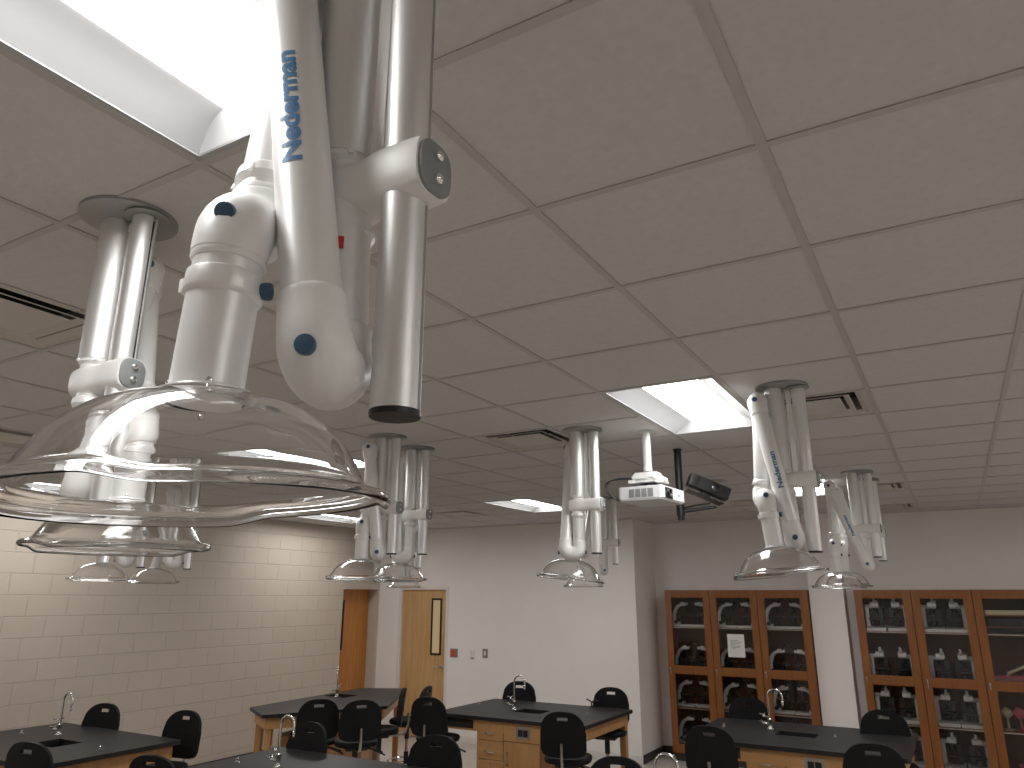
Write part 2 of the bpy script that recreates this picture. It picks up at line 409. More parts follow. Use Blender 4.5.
# ================================================================ DOORS
def door_leaf(name, x0, x1, y, mat, lite_x, handle_x, n):
    bm = B(); bx(bm, x0, x1, y, y+.045, .01, HD-.012, .002)
    d = struct(name, bm, mat)
    # narrow lite: dark frame + glass
    bm = B(); lx, lw = lite_x, .098; z0, z1 = EYE-.93+.02, EYE-.115
    z0 = EYE - .86; z1 = EYE-.03
    for a, b, c, e in ((lx-lw, lx-lw+.028, z0, z1), (lx+lw-.028, lx+lw, z0, z1)): bx(bm, a, b, y-.012, y+.002, c, e, .003)
    for c, e in ((z0, z0+.028), (z1-.028, z1)): bx(bm, lx-lw, lx+lw, y-.0125, y+.002, c, e, .003)
    obj('vision_frame', bm, M['basin'], d)
    bm = B(); bx(bm, lx-lw+.02, lx+lw-.02, y-.004, y+.001, z0+.02, z1-.02); obj('vision_panel', bm, M['liteg'], d)
    bm = B(); zc = EYE-1.02
    lathe(bm, [(.028, 0), (.028, .008), (.012, .012), (.010, .05)], (handle_x, y, zc), (0, -1, 0), 20)
    dr = -1 if handle_x > (x0+x1)/2 else 1
    sweep(bm, [(handle_x, y-.05, zc), (handle_x+dr*.03, y-.055, zc), (handle_x+dr*.12, y-.055, zc)], .008, 10)
    obj('lever_handle', bm, M['steel'], d)
    return d
door_leaf('door_1', DX0+.012, DX1-.012, YW+.03, M['door'], DX1-.20, DX1-.09, 1)
bm = B()
for a, b in ((DX0-.04, DX0+.012), (DX1-.012, DX1+.035)): bx(bm, a, b, YW-.008, YW+.14, 0, HD-.005+.045, .003)
bx(bm, DX0+.012, DX1-.012, YW-.008, YW+.14, HD-.012, HD+.035, .003)
struct('trim_1', bm, M['frame'])
# recessed orange door in the block wall, its face turned to the room
xd = X0-.19
bm = B(); bx(bm, xd-.045, xd, YD0-.42, YD1-.005, .01, HD-.01, .002)
d = struct('door_2', bm, M['doorr'])
ly, z0, z1 = 8.04, EYE-.80, EYE-.06
bm = B()
for a, b in ((ly-.12, ly-.092), (ly+.012, ly+.04)): bx(bm, xd-.002, xd+.012, a, b, z0, z1, .003)
for a, b in ((z0, z0+.028), (z1-.028, z1)): bx(bm, xd-.002, xd+.0125, ly-.12, ly+.04, a, b, .003)
obj('vision_frame', bm, M['basin'], d)
bm = B(); bx(bm, xd-.001, xd+.004, ly-.10, ly+.02, z0+.02, z1-.02); obj('vision_panel', bm, M['lensg'], d)
bm = B(); bx(bm, X0-.24, X0-.002, YD0, YD1, HD-.006, HD+.001); struct('trim_2', bm, M['frame'])

# wall switches
def plate(name, x, z, w, h, mat, label, inner=None):
    bm = B(); bx(bm, x-w/2, x+w/2, YW-.008, YW, z-h/2, z+h/2, .002); p = tag(obj(name, bm, mat), label, 'switch')
    if inner:
        bm = B(); bx(bm, x+inner[0], x+inner[1], YW-.014, YW-.007, z+inner[2], z+inner[3], .001); obj(inner[5], bm, inner[4], p)
plate('power_cutoff_switch', -3.93, EYE-.815, .13, .125, M['greyp'], 'red and grey square switch on the white wall, nearest the door', (-.06, .025, -.05, .05, M['orange'], 'red_button'))
plate('white_wall_box', -3.60, EYE-.825, .07, .12, M['frame'], 'small white box between the red switch and the grey switch', (-.03, .03, -.058, -.04, M['greyp'], 'lower_edge'))
plate('light_switch', -3.38, EYE-.80, .085, .125, M['greyp'], 'narrow grey wall switch, rightmost of the three on the white wall', (-.015, .015, -.03, .03, M['frame'], 'toggle'))

# ================================================================ EXTRACTION ARMS
def rimwave(th):
    def sm(a, b, x):
        x = max(0, min(1, (x-a)/(b-a))); return x*x*(3-2*x)
    d = ((th % math.pi) - math.pi/2)
    return sm(-.72, -.50, d)*(1-sm(.42, .75, d))
def hood_mesh(phase, tall=1.08):
    # closed clear shell: outer profile down, rolled rim, inner profile up; z measured from the collar
    outer = [(.0445, 0), (.060, -.0015), (.080, -.0055), (.102, -.012), (.124, -.022), (.144, -.036), (.160, -.053), (.172, -.072), (.180, -.088), (.184, -.096),
             (.189, -.1), (.197, -.1015), (.205, -.103), (.2105, -.107), (.2115, -.1125), (.209, -.115)]
    inner = [(.2075, -.1125), (.2055, -.107), (.199, -.1045), (.191, -.1035), (.184, -.100), (.1805, -.0955), (.1765, -.087), (.1685, -.0725), (.157, -.0545), (.1415, -.038), (.122, -.0243), (.101, -.0144), (.079, -.008), (.060, -.004), (.0445, -.003)]
    P = outer+inner; N = 112; bm = bmesh.new(); rings = []
    for r, z in P:
        ww = max(0, min(1, (r-.165)/.02)); lip = 1.0
        rings.append([V(r*math.cos(2*math.pi*k/N), r*math.sin(2*math.pi*k/N), z*tall + .010*ww*rimwave(2*math.pi*k/N+phase)) for k in range(N)])
    ringed(bm, rings, close=True)
    return bm
def elbow(name, c, td, md, ml, skirt, r0, parent, mat=None):
    """rounded swivel elbow: from the tube (direction td) turning into the mate (direction md)"""
    c = Vector(c); td = Vector(td).normalized(); md = Vector(md).normalized(); R = .043; rb = .0525
    rb = .0465; pts = [c+td*skirt, c+td*(skirt-.004), c+td*(skirt-.010), c+td*(R+.006)]; rad = [r0+.002, r0+.0045, r0+.0035, r0+.0045]
    a = bez(c+td*R, c, c+md*min(R, ml*.99), 8)
    pts += a; rad += [r0+.005+(rb-r0-.005)*min(1, k/3) for k in range(len(a))]
    bm = B(); pts.append(c+md*(min(R, ml*.99)+.002)); rad.append(rb-.001)
    sweep(bm, pts, rad, 28)
    return obj(name, bm, mat or M['plast'], parent, ang=50)
def knob(c, d, parent, r=.0125, mat=None):
    c = Vector(c); d = Vector(d).normalized(); bm = B()
    lathe(bm, [(r*.85, -.006), (r, .002), (r, .007), (r*.9, .0095), (.001, .0105)], c, d, 20)
    return obj('knob', bm, mat or M['knob'], parent)
def lettering(a, b, face, r, parent, size, s0, flip=False):
    """wrap the word around a tube from a to b; face = direction the word looks in"""
    a, b = Vector(a), Vector(b); d = (b-a).normalized(); f = Vector(face); f = (f-d*f.dot(d)).normalized(); side = f.cross(d)  # across
    bm = text_bm('Nederman', size, size*.035)
    for v in bm.verts:
        u, w_ = v.co.x, v.co.y - size*.35
        th = w_*.84/r
        v.co = a + d*(s0+u) + (f*math.cos(th) + f.cross(d)*math.sin(th))*(r+.0007)
    return obj('lettering', bm, M['letter'], parent, norm=False)
def extraction_arm(label, P, J0, J1, J2a, J2b, J3b, J3h, H, text=None, sticker=None, phase=0., face=None, haxis=None, near=False, rod=.2185, knobs=True):
    """P column axis (x,y); J* world joint centres, z relative to eye height"""
    W = lambda p: V(p[0], p[1], EYE+p[2])
    J0, J1, J2a, J2b, J3b, J3h, H = [W(p) for p in (J0, J1, J2a, J2b, J3b, J3h, H)]
    org = V(P[0], P[1], ZC)
    t = empty('extraction_arm', label, 'fume extraction arm', org, 0, 'ceiling-hung fume extraction arms')
    L = lambda p: Vector(p)-org
    J0, J1, J2a, J2b, J3b, J3h, H = map(L, (J0, J1, J2a, J2b, J3b, J3h, H))
    zb = -(1.0233-.605)     # underside of the duct
    # ceiling plate
    bm = B(); lathe(bm, [(.127, .004), (.127, -.006), (.122, -.009), (.001, -.009)], (.04, 0, 0), n=48)
    lathe(bm, [(.056, -.012), (.057, -.016), (.054, -.018), (.001, -.018)], (.116, .004, 0), n=32); cyl(bm, (.116, .004, -.012), (.116, .004, 0), .03, n=16)
    obj('ceiling_plate', bm, M['plate'], t)
    bm = B(); lathe(bm, [(.0475, -.009), (.0475, zb), (.0455, zb), (.0455, -.009)], n=40, close=True)
    obj('column_duct', bm, M['alu'], t)
    bm = B(); lathe(bm, [(.044, zb+.004), (.046, zb-.002), (.046, zb-.008), (.040, zb-.016), (.040, zb-.03)], n=32)
    for k in range(6):
        a = k*math.pi/3+.4; cyl(bm, (.046*math.cos(a), .046*math.sin(a), zb-.005), (.052*math.cos(a), .052*math.sin(a), zb-.005), .004, n=8)
    obj('swivel_ring', bm, M['plast'], t)
    # profile rail with slot
    zr = -(1.0233-rod); rr = .0315; a0 = R_(18); hw = R_(10); ring = []
    nseg = 36
    for k in range(nseg+1):
        a = a0+hw + (2*math.pi-2*hw)*k/nseg; ring.append((rr*math.cos(a), rr*math.sin(a)))
    ring += [((rr-.010)*math.cos(a0-hw), (rr-.010)*math.sin(a0-hw)), ((rr-.010)*math.cos(a0+hw), (rr-.010)*math.sin(a0+hw))]
    bm = B(); prism(bm, [(x+.117, y) for x, y in ring], zr, -.02)
    for f in bm.faces: f.smooth = True
    rail = obj('profile_rail', bm, M['alu'], t, ang=30)
    bm = B(); box(bm, (.117+(rr-.007)*math.cos(a0), (rr-.007)*math.sin(a0), (zr-.03)/2), (.006, .0100, -zr-.03), rot=a0); obj('slot_strip', bm, M['blackp'], rail)
    bm = B(); lathe(bm, [(rr+.0006, zr+.002), (rr+.0012, zr-.001), (rr+.0005, zr-.006), (.001, zr-.006)], (.117, 0, 0), n=32); obj('end_cap', bm, M['blackp'], rail)
    bm = B(); bx(bm, .056, .078, -.006, .006, zb-.02, -.02, .002); cyl(bm, (.067, 0, -.03), (.067, 0, -.05), .012, n=12); obj('spacer_bar', bm, M['alu2'], t)
    # clamp bracket
    zc = -(1.0233-.548); bm = B(); rings = []
    for x, hy, hz, dz in ((-.052, .030, .030, -.003), (-.045, .042, .040, -.003), (-.02, .047, .0415, -.003), (.02, .047, .040, -.002), (.045, .042, .035, 0), (.065, .037, .036, .002), (.09, .038, .041, .002), (.12, .040, .0425, 0), (.15, .040, .0425, 0), (.163, .038, .041, 0)):
        rings.append([V(x, hy*math.copysign(abs(math.cos(a))**.62, math.cos(a)), zc+dz+hz*math.copysign(abs(math.sin(a))**.62, math.sin(a))) for a in [2*math.pi*k/32 for k in range(32)]])
    ringed(bm, rings)
    br = obj('clamp_bracket', bm, M['plast'], t, ang=40)
    bm = B(); rings = []
    for x, s in ((.160, 1), (.168, 1), (.1695, .93)):
        rings.append([V(x, .034*s*math.copysign(abs(math.cos(a))**.7, math.cos(a)), zc+.038*s*math.copysign(abs(math.sin(a))**.7, math.sin(a))) for a in [2*math.pi*k/28 for k in range(28)]])
    ringed(bm, rings); obj('clamp_face', bm, M['capg'], br, ang=40)
    for dz in (-.017, .017):
        bm = B(); lathe(bm, [(.008, 0), (.0085, .002), (.0075, .006), (.004, .0085), (.001, .009)], (.169, 0, zc+dz), (1, 0, 0), 14); obj('bolt', bm, M['chrome'], br)
    # lower duct from bracket to bottom elbow
    n01 = (J1-J0).normalized(); ml = (J1-J0).length/2
    bm = B(); cyl(bm, (J0.x*.4, J0.y*.4, zb-.02), J0+V(0, 0, .06), .0365, n=32); lathe(bm, [(.0365, 0), (.044, -.006), (.046, -.02), (.0375, -.034), (.0365, -.036)], (J0.x*.4, J0.y*.4, zc-.045), n=32)
    lower = obj('lower_duct', bm, M['alu2'], t)
    if sticker:
        d = Vector(sticker).normalized(); s = V(0, 0, 1).cross(d); bm = B(); z0 = zc-.108
        for (wa, wb, za, zb_) in ((-.35, .12, .004, .022), (-.32, -.02, -.022, .004), (-.30, -.05, -.036, -.026)):
            m = 6
            for k in range(m):
                a, b = wa+(wb-wa)*k/m, wa+(wb-wa)*(k+1)/m
                c = V(J0.x*.7, J0.y*.7, z0)
                pt = lambda th, z: c+(d*math.cos(th)+s*math.sin(th))*.0385+V(0, 0, z)
                quadf(bm, pt(a, za), pt(b, za), pt(b, zb_), pt(a, zb_))
        obj('red_sticker', bm, M['red'], lower, norm=False)
    elbow('elbow', J0, (0, 0, 1), n01, ml, .075, .0375, t)
    # arm 1 (outer arm)
    d1 = (J2a-J1).normalized()
    e1 = elbow('elbow', J1, d1, -n01, ml, .085, .0385, t)
    if knobs: knob(J1+n01*.036+d1*.006, n01, e1); knob(J0-n01*.036+V(0, 0, .006), -n01, t)
    bm = B(); cyl(bm, J1+d1*.07, J2a-d1*.06, .0378, n=40); arm1 = obj('outer_arm_tube', bm, M['alu2'], t)
    if text: arm1_t = lettering(J1, J2a, face if face else n01, .0378, arm1, text[0], text[1])
    n2 = (J2a-J2b).normalized(); ml2 = (J2a-J2b).length/2
    e2 = elbow('elbow', J2a, -d1, -n2, ml2, .075, .040, t); knob(J2a+n2*.036-d1*.006, n2, e2)
    d2 = (J3b-J2b).normalized()
    elbow('elbow', J2b, d2, n2, ml2, .075, .040, t)
    bm = B(); cyl(bm, J2b+d2*.06, J3b-d2*.05, .0385, n=36)
    lathe(bm, [(.0385, 0), (.041, .002), (.0445, .006), (.0455, .02), (.0385, .03)], J3b-d2*.10, d2, 32)
    x, y, z = frame_from(d2)
    for k in range(5):
        a = k*1.26; cyl(bm, J3b-d2*.09+x*.044*math.cos(a)+y*.044*math.sin(a), J3b-d2*.075+x*.048*math.cos(a)+y*.048*math.sin(a), .003, n=8)
    arm2 = obj('inner_arm_tube', bm, M['alu2'], t)
    n3 = (J3h-J3b).normalized(); ml3 = (J3h-J3b).length/2
    elbow('elbow', J3b, -d2, n3, ml3, .06, .041, t)
    d3 = (H-J3h).normalized()
    e3 = elbow('elbow', J3h, d3, -n3, ml3, .058, .0400, t)
    if knobs: knob(J3h+n3*.036+d3*-.008, n3, e3)
    Lh = (H-J3h).length; hd = Vector(haxis).normalized() if haxis else V(0, 0, -1)
    bm = B(); lathe(bm, [(.0405, .050), (.0405, .072), (.0445, .075), (.0450, .078), (.0460, .098), (.0450, .101), (.0410, .104), (.0410, Lh+.004), (.038, Lh+.004)], J3h, d3, 40)
    x, y, z = frame_from(d3)
    ht = obj('hood_tube', bm, M['alu2'], t)
    sd = n3.cross(d3).normalized()
    kp = J3h+d3*.088+sd*.047; knob(kp, sd, ht, .011) if knobs else None
    bm = B(); box(bm, J3h+d3*.088-sd*.047, (.010, .010, .018), bev=.003, mat=Matrix.Identity(4)); obj('clamp_tab', bm, M['plast'], ht)
    for k in range(4 if near else 0):
        bm = B(); a = k*math.pi/2+.6; q = J3h+d3*(Lh-.012); u = x*math.cos(a)+y*math.sin(a)
        lathe(bm, [(.003, 0), (.0032, .002), (.001, .003)], q+u*.0408, u, 10)
        obj('rivet', bm, M['chrome'], ht)
        bm = B(); q = H+hd*.0045; u = (u-hd*u.dot(hd)).normalized()
        lathe(bm, [(.004, -.004), (.0045, .001), (.003, .004), (.001, .005)], q+u*.064, -hd, 10); obj('rivet', bm, M['chrome'], ht)
    # clear hood
    bm = hood_mesh(phase, 1.10 if text and near else 1.08); zz = -hd; xx = V(1, 0, 0); xx = (xx-zz*xx.dot(zz)).normalized(); yy = zz.cross(xx)
    mt = Matrix(((xx.x, yy.x, zz.x, H.x), (xx.y, yy.y, zz.y, H.y), (xx.z, yy.z, zz.z, H.z), (0, 0, 0, 1)))
    bm.transform(mt); obj('clear_hood', bm, M['dome'], t, ang=60)
    bm = B(); lathe(bm, [(.0415, .006), (.0435, .002), (.0520, .0006), (.0565, -.0002), (.0565, -.0016), (.050, -.0004), (.0435, -.001)], H-hd*.004, -hd, 36, close=True); obj('hood_collar', bm, M['alu2'], t)
    return t
def std_arm(label, P, az, J1=(0, .262), J2=(-.10, .95), J3=(-.09, .455), H=(-.07, .222), t=.085, th=.155, t2=None, s3=None, tn=0, **k):
    t2 = t if t2 is None else t2; s3 = J3[0] if s3 is None else s3
    a = R_(az); n = V(math.cos(a), math.sin(a), 0); m = V(-n.y, n.x, 0)
    w_ = lambda s, tt, z: tuple(V(P[0], P[1], z)+m*s+n*tt)
    ph = k.pop('phase', 0.)
    return extraction_arm(label, P, w_(J1[0]*.6, 0, J1[1]), w_(J1[0], t, J1[1]), w_(J2[0], t2, J2[1]), w_(J2[0], t2-t, J2[1]), w_(s3, .0, J3[1]), w_(J3[0], th-.06, J3[1]-.004), w_(H[0], th-.06+tn, H[1]), phase=ph, **k)

# the nearest arm
extraction_arm('huge nearest extraction arm at upper left with blue lettering and a large clear hood', (2.0, -.30),
    (2.03, -.315, .268), (2.072, -.395, .268), (1.928, -.385, .98), (1.905, -.31, .98), (1.935, -.385, .47), (1.981, -.458, .442), (1.975, -.467, .217),
    text=(.044, .265), sticker=(.60, -.80, 0), phase=.0, haxis=(.032, .026, -1), near=True, face=(.38, -.925, 0))
extraction_arm('extraction arm behind the nearest one at left, its round plate beside a ceiling vent', (.77, .08),
    (.77, .08, .262), (.70, .125, .262), (.735, .205, .945), (.662, .248, .945), (.86, .158, .46), (.925, .12, .45), (.935, .112, .225), phase=.4, haxis=(0, 0, -1), near=True, knobs=False)
std_arm('white extraction arm hanging right of centre with small blue lettering, beside the black camera', (2.025, 2.80), -90, rod=.208, haxis=(.10, 0, -1), J1=(.046, .262), J2=(-.073, .952), J3=(-.060, .461), H=(-.036, .22), s3=-.103, th=.20, text=(.042, .24), phase=.6)
std_arm('front arm of the far right pair, its arm tube slanting down over the cabinets', (2.06, 5.86), -90, rod=.32, J1=(.037, .255), J2=(-.185, .915), J3=(-.195, .43), H=(-.195, .195), text=(.042, .24), sticker=(-.5, -.86, 0), phase=1)
std_arm('rear arm of the far right pair, mostly hidden behind the slanting one', (2.06, 6.36), -90, rod=.31, J2=(-.185, .941), J3=(-.195, .446), H=(-.19, .214), phase=.2)
std_arm('extraction arm left of the two columns above the doors, its knobs facing the viewer', (-.50, 2.77), -62, rod=.26, J1=(.02, .261), J2=(-.07, .945), J3=(-.08, .451), H=(-.08, .22), phase=1.2)
std_arm('right-hand of the two arm columns above the doors, with a rounded U bend', (-.58, 3.2), 205, rod=.28, J1=(.0, .262), J2=(-.03, .945), J3=(-.09, .455), H=(-.09, .222), phase=.9)
std_arm('middle extraction arm column left of the projector, seen edge-on with a rounded U bend', (.72, 3.22), 205, rod=.255, haxis=(-.1, -.05, -1), J1=(0, .256), J2=(-.15, .95), J3=(-.10, .455), H=(-.10, .222), t2=.04, th=.085, tn=.02, phase=.1)
std_arm('thin distant extraction arm just behind the middle column, left of the projector', (-.47, 6.41), 113, rod=.33, J1=(.02, .262), J2=(.12, .95), J3=(.22, .455), H=(.24, .222), phase=.7)
std_arm('most distant extraction arm, only its clear hood showing below the arms above the doors', (-3.03, 6.4), 205, rod=.33, phase=.3)
extraction_arm('far left extraction arm seen through the hoods, nearer of the pair by the block wall', (-3.06, 2.77),
    (-3.06, 2.77, .262), (-3.10, 2.69, .262), (-2.98, 2.55, .945), (-2.90, 2.62, .945), (-2.78, 2.40, .455), (-2.72, 2.33, .45), (-2.66, 2.27, .225), phase=.5)
extraction_arm('far left extraction arm seen through the hoods, farther of the pair by the block wall', (-3.06, 3.2),
    (-3.06, 3.2, .262), (-3.14, 3.16, .262), (-3.2, 3.13, .945), (-3.12, 3.17, .945), (-3.20, 3.20, .455), (-3.27, 3.18, .45), (-3.32, 3.16, .225), phase=.8)

# ================================================================ CABINETS WITH MICROSCOPES
SH = [EYE-1.83, EYE-1.385, EYE-.95, EYE-.385]      # tops of the bottom board and the three shelves
YF = 9.10
def cabinet(x0, label, hinge_handle='knob'):
    x1 = x0+.61; zt = EYE+.088
    t = empty('display_cabinet', label, 'cabinet', (x0, YF, 0), 0, 'glass-fronted wooden cabinets')
    W = .61; D = YA-.005-YF
    bm = B()
    bx(bm, 0, .019, .022, D, .10, zt); bx(bm, W-.019, W, .022, D, .10, zt); bx(bm, .019, W-.019, .022, D, zt-.025, zt); bx(bm, .019, W-.019, .022, D, SH[0]-.022, SH[0])
    obj('carcass', bm, M['cab'], t)
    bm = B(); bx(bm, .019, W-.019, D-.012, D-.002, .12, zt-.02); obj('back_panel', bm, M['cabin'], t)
    bm = B(); bx(bm, .01, W-.01, .05, D-.02, 0, .10); obj('plinth', bm, M['base'], t)
    for z in SH[1:]:
        bm = B(); bx(bm, .020, W-.020, .030, D-.014, z-.019, z, .001, 0)
        sh = obj('shelf', bm, M['cab'], t)
        bm = B(); bx(bm, .022, W-.022, .0275, .030, z-.014, z-.004); obj('edge_strip', bm, M['steel'], sh)
    # door: stiles, rails, two panes
    bm = B(); s = .088; g = .002
    zr0, zr1 = EYE-.975, EYE-.87
    bx(bm, g, s, 0, .021, .10, zt-.003, .0015); bx(bm, W-s, W-g, 0, .021, .10, zt-.003, .0015)
    bx(bm, s, W-s, 0, .0208, zt-.10, zt-.003, .0015); bx(bm, s, W-s, 0, .0208, zr0, zr1, .0015); bx(bm, s, W-s, 0, .0208, .10, .21, .0015)
    d = obj('door', bm, M['cab'], t)
    for z0, z1 in ((.21, zr0), (zr1, zt-.10)):
        bm = B(); bx(bm, s-.004, W-s+.004, .009, .013, z0-.004, z1+.004); obj('glass_pane', bm, M['glass'], d)
    bm = B(); zc = EYE-.905
    if hinge_handle == 'knob':
        lathe(bm, [(.006, 0), (.006, .016), (.014, .020), (.015, .026), (.010, .031), (.001, .032)], (.035, 0, zc), (0, -1, 0), 16)
        box(bm, (.035, -.002, zc-.03), (.012, .004, .06), bev=.001)
    else: sweep(bm, [(.05, 0, zc+.01), (.05, -.026, zc+.01), (.05, -.030, zc), (.05, -.030, zc-.07), (.05, -.026, zc-.08), (.05, 0, zc-.08)], .006, 8)
    obj('handle', bm, M['steel'], d)
    return t
G1 = [-.76, -.147, .466]; G2 = [1.613, 2.226, 2.839]
n1 = ['leftmost', 'middle', 'rightmost']
for k, x in enumerate(G1): cabinet(x, '%s of three glass-door cabinets left of the white column%s' % (n1[k], ', paper on its glass' if k == 1 else ''))
for k, x in enumerate(G2): cabinet(x, '%s of three glass-door cabinets right of the white column' % n1[k], 'knob' if k != 1 else 'pull')
cabinet(3.455, 'wooden glass-door cabinet at the far right end, outside the picture')
bm = B(); bx(bm, .13, .15, 0, .001, 0, .001)
bm.clear(); bx(bm, 0, .215, 0, .0008, 0, .28)
pa = tag(obj('paper_notice', bm, M['paper']), 'white printed paper sheet taped to the middle left-hand cabinet door glass', 'paper'); pa.location = (.048, YF+.0065, EYE-.74)
for k, (w_, dx) in enumerate(((.10, .04), (.14, .04), (.12, .04), (.05, .04), (.13, .04), (.11, .04), (.06, .04))):
    bm = B(); bx(bm, dx, dx+w_, -.0006, 0, .20-.017*k, .205-.017*k); obj('text_line', bm, M['ink'], pa)
# microscopes: upright with curved arm, facing +x
def scope_parts(kind):
    root = empty('microscope', 'microscope', 'microscope', (0, 0, 0))
    if kind == 'curved':
        bm = B(); rings = []     # pale curved limb and foot
        path = [(-.105, .000, .030, .030), (-.118, .045, .034, .030), (-.120, .10, .032, .028), (-.112, .16, .028, .028), (-.090, .215, .025, .028), (-.055, .25, .022, .028), (-.015, .262, .022, .030), (.02, .262, .020, .028)]
        for i, (x, z, a, b) in enumerate(path):
            p0 = path[max(i-1, 0)]; p1 = path[min(i+1, len(path)-1)]; dx, dz = p1[0]-p0[0], p1[1]-p0[1]; l = math.hypot(dx, dz); nx, nz = -dz/l, dx/l
            rings.append([V(x+nx*a*math.cos(th)*.95, b*math.sin(th), max(z+nz*a*math.cos(th)*.95, 0)) for th in [2*math.pi*q/14 for q in range(14)]])
        ringed(bm, rings); obj('curved_limb', bm, M['micw'], root, ang=50)
        bm = B(); prism(bm, [(-.13, -.045), (-.13, .045), (-.02, .075), (.10, .075), (.10, .045), (.0, .035), (.0, -.035), (.10, -.045), (.10, -.075), (-.02, -.075)], 0, .022)
        prism(bm, [(-.12, -.04), (-.12, .04), (-.05, .04), (-.05, -.04)], .022, .05); obj('foot', bm, M['micw'], root)
        bm = B(); box(bm, (.015, 0, .125), (.14, .13, .014), bev=.003); bx(bm, -.09, -.04, -.02, .02, .06, .15, .004); lathe(bm, [(.022, 0), (.022, .05), (.030, .055), (.030, .07)], (.02, 0, .045), n=16)
        obj('stage', bm, M['micb'], root)
        bm = B(); lathe(bm, [(.012, 0), (.014, .02), (.030, .045), (.032, .06)], (.02, 0, .175), n=16); cyl(bm, (.035, 0, .20), (.055, 0, .155), .010, n=10); cyl(bm, (.01, .02, .20), (.0, .035, .165), .010, n=10)
        obj('objective_turret', bm, M['micb'], root)
        bm = B(); box(bm, (.015, 0, .272), (.085, .062, .040), bev=.01); obj('head', bm, M['micw'], root)
        bm = B(); cyl(bm, (.03, -.02, .285), (.085, -.026, .335), .015, .013, 14); cyl(bm, (.078, -.025, .328), (.093, -.027, .342), .018, n=14); obj('eyepiece', bm, M['micb'], root)
        for sg in (-1, 1):
            bm = B(); cyl(bm, (-.085, sg*.025, .055), (-.085, sg*.062, .055), .022, n=16); cyl(bm, (-.085, sg*.062, .055), (-.085, sg*.075, .055), .013, n=14); obj('focus_knob', bm, M['micb'], root)
    else:
        bm = B(); vs = bx(bm, -.095, .098, -.12, .08, 0, .055, .006)
        for v in vs:
            if v.co.z > .03 and v.co.y < 0: v.co.z -= .022
        obj('base', bm, M['micw'], root)
        bm = B(); bx(bm, -.105, -.065, -.02, .075, .0, .245, .008); bx(bm, -.105, .04, .0, .06, .235, .275, .01); obj('side_limb', bm, M['micw'], root)
        bm = B(); bx(bm, -.064, .085, -.075, .05, .115, .135, .004); bx(bm, -.062, .075, -.01, .06, .05, .235, .006); lathe(bm, [(.03, .0), (.034, .03), (.034, .045)], (.0, -.04, .06), n=16)
        obj('stage', bm, M['micb'], root)
        bm = B(); box(bm, (.0, -.035, .275), (.085, .07, .05), bev=.012); cyl(bm, (.0, -.03, .29), (.02, -.09, .33), .03, .026, 14); obj('head', bm, M['micw'], root)
        bm = B(); cyl(bm, (-.016, -.075, .315), (-.016, -.125, .345), .014, n=12); cyl(bm, (.036, -.075, .315), (.036, -.125, .345), .014, n=12); obj('eyepieces', bm, M['micb'], root)
        bm = B(); lathe(bm, [(.014, 0), (.028, .03), (.03, .045)], (.0, -.04, .185), n=14); cyl(bm, (.012, -.05, .205), (.03, -.06, .155), .009, n=10); cyl(bm, (-.02, -.04, .205), (-.03, -.04, .165), .009, n=10); obj('objective_turret', bm, M['micb'], root)
        bm = B(); cyl(bm, (-.105, .01, .06), (-.13, .01, .06), .024, n=16); cyl(bm, (-.13, .01, .06), (-.142, .01, .06), .014, n=12); obj('focus_knob', bm, M['micb'], root)
    return root
levels = ['bottom board', 'lower shelf', 'middle shelf', 'top shelf']
index_kids(); protoA = scope_parts('curved'); protoB = scope_parts('square'); index_kids()
used = {'a': False, 'b': False}
def put_scope(proto, key, x, y, z, yaw, mirror, label, group):
    r = proto if not used[key] else copy_tree(proto)
    used[key] = True
    r.location = (x, y, z); r.rotation_euler = (0, 0, yaw)
    k_ = 1.09 if key == 'a' else 1.1
    r.scale = (-k_ if mirror else k_, k_, k_)
    tag(r, label, 'microscope', group)
for c, x0 in enumerate(G1):
    for l, z in enumerate(SH):
        for sd in (0, 1):
            put_scope(protoA, 'a', x0+(.187 if sd == 0 else .423)+random.uniform(-.003, .003), YF+.20, z+.001, R_(random.uniform(-4, 4)), sd == 1,
                '%s microscope, %s of the %s cabinet left of column, %s' % (('left-hand', 'right-hand')[sd], levels[l], n1[c], ('limb at left', 'limb at right')[sd]), 'pale microscopes in the left cabinets')
for c, x0 in enumerate(G2[:2]):
    for l, z in enumerate(SH):
        for sd in (0, 1):
            put_scope(protoB, 'b', x0+(.195 if sd == 0 else .425)+random.uniform(-.008, .008), YF+.20, z+.001, R_(random.uniform(-7, 7)), sd == 1,
                '%s black and white microscope, %s of the %s cabinet right of column' % (('left-hand', 'right-hand')[sd], levels[l], n1[c]), 'black and white microscopes in the right cabinets')
# contents of the third right-hand cabinet
cx = G2[2]
def thing_mesh(name, fn, mat, label, cat, group=None):
    bm = B(); fn(bm); return tag(obj(name, bm, mat), label, cat, group)
zt3 = SH[3]
for z, nm in ((EYE-.185, 'upper'), (EYE-.31, 'lower')):
    bm = B(); bx(bm, cx+.021, cx+.589, YF+.035, YF+.38, z-.012, z, .001); tag(obj('tray_shelf', bm, M['cab']), 'thin extra %s shelf board in the top of the rightmost cabinet' % nm, 'shelf')
zt3 = EYE-.185
def tray(bm):
    bx(bm, cx+.10, cx+.56, YF+.06, YF+.34, zt3+.001, zt3+.006, .002)
    for a in ((cx+.10, cx+.56, YF+.06, YF+.066), (cx+.10, cx+.56, YF+.334, YF+.34), (cx+.10, cx+.106, YF+.06, YF+.34), (cx+.554, cx+.56, YF+.06, YF+.34)): bx(bm, *a, zt3+.001, zt3+.05, .002)
thing_mesh('plastic_tray', tray, M['cream'], 'cream plastic tray at the top of the rightmost cabinet', 'tray')
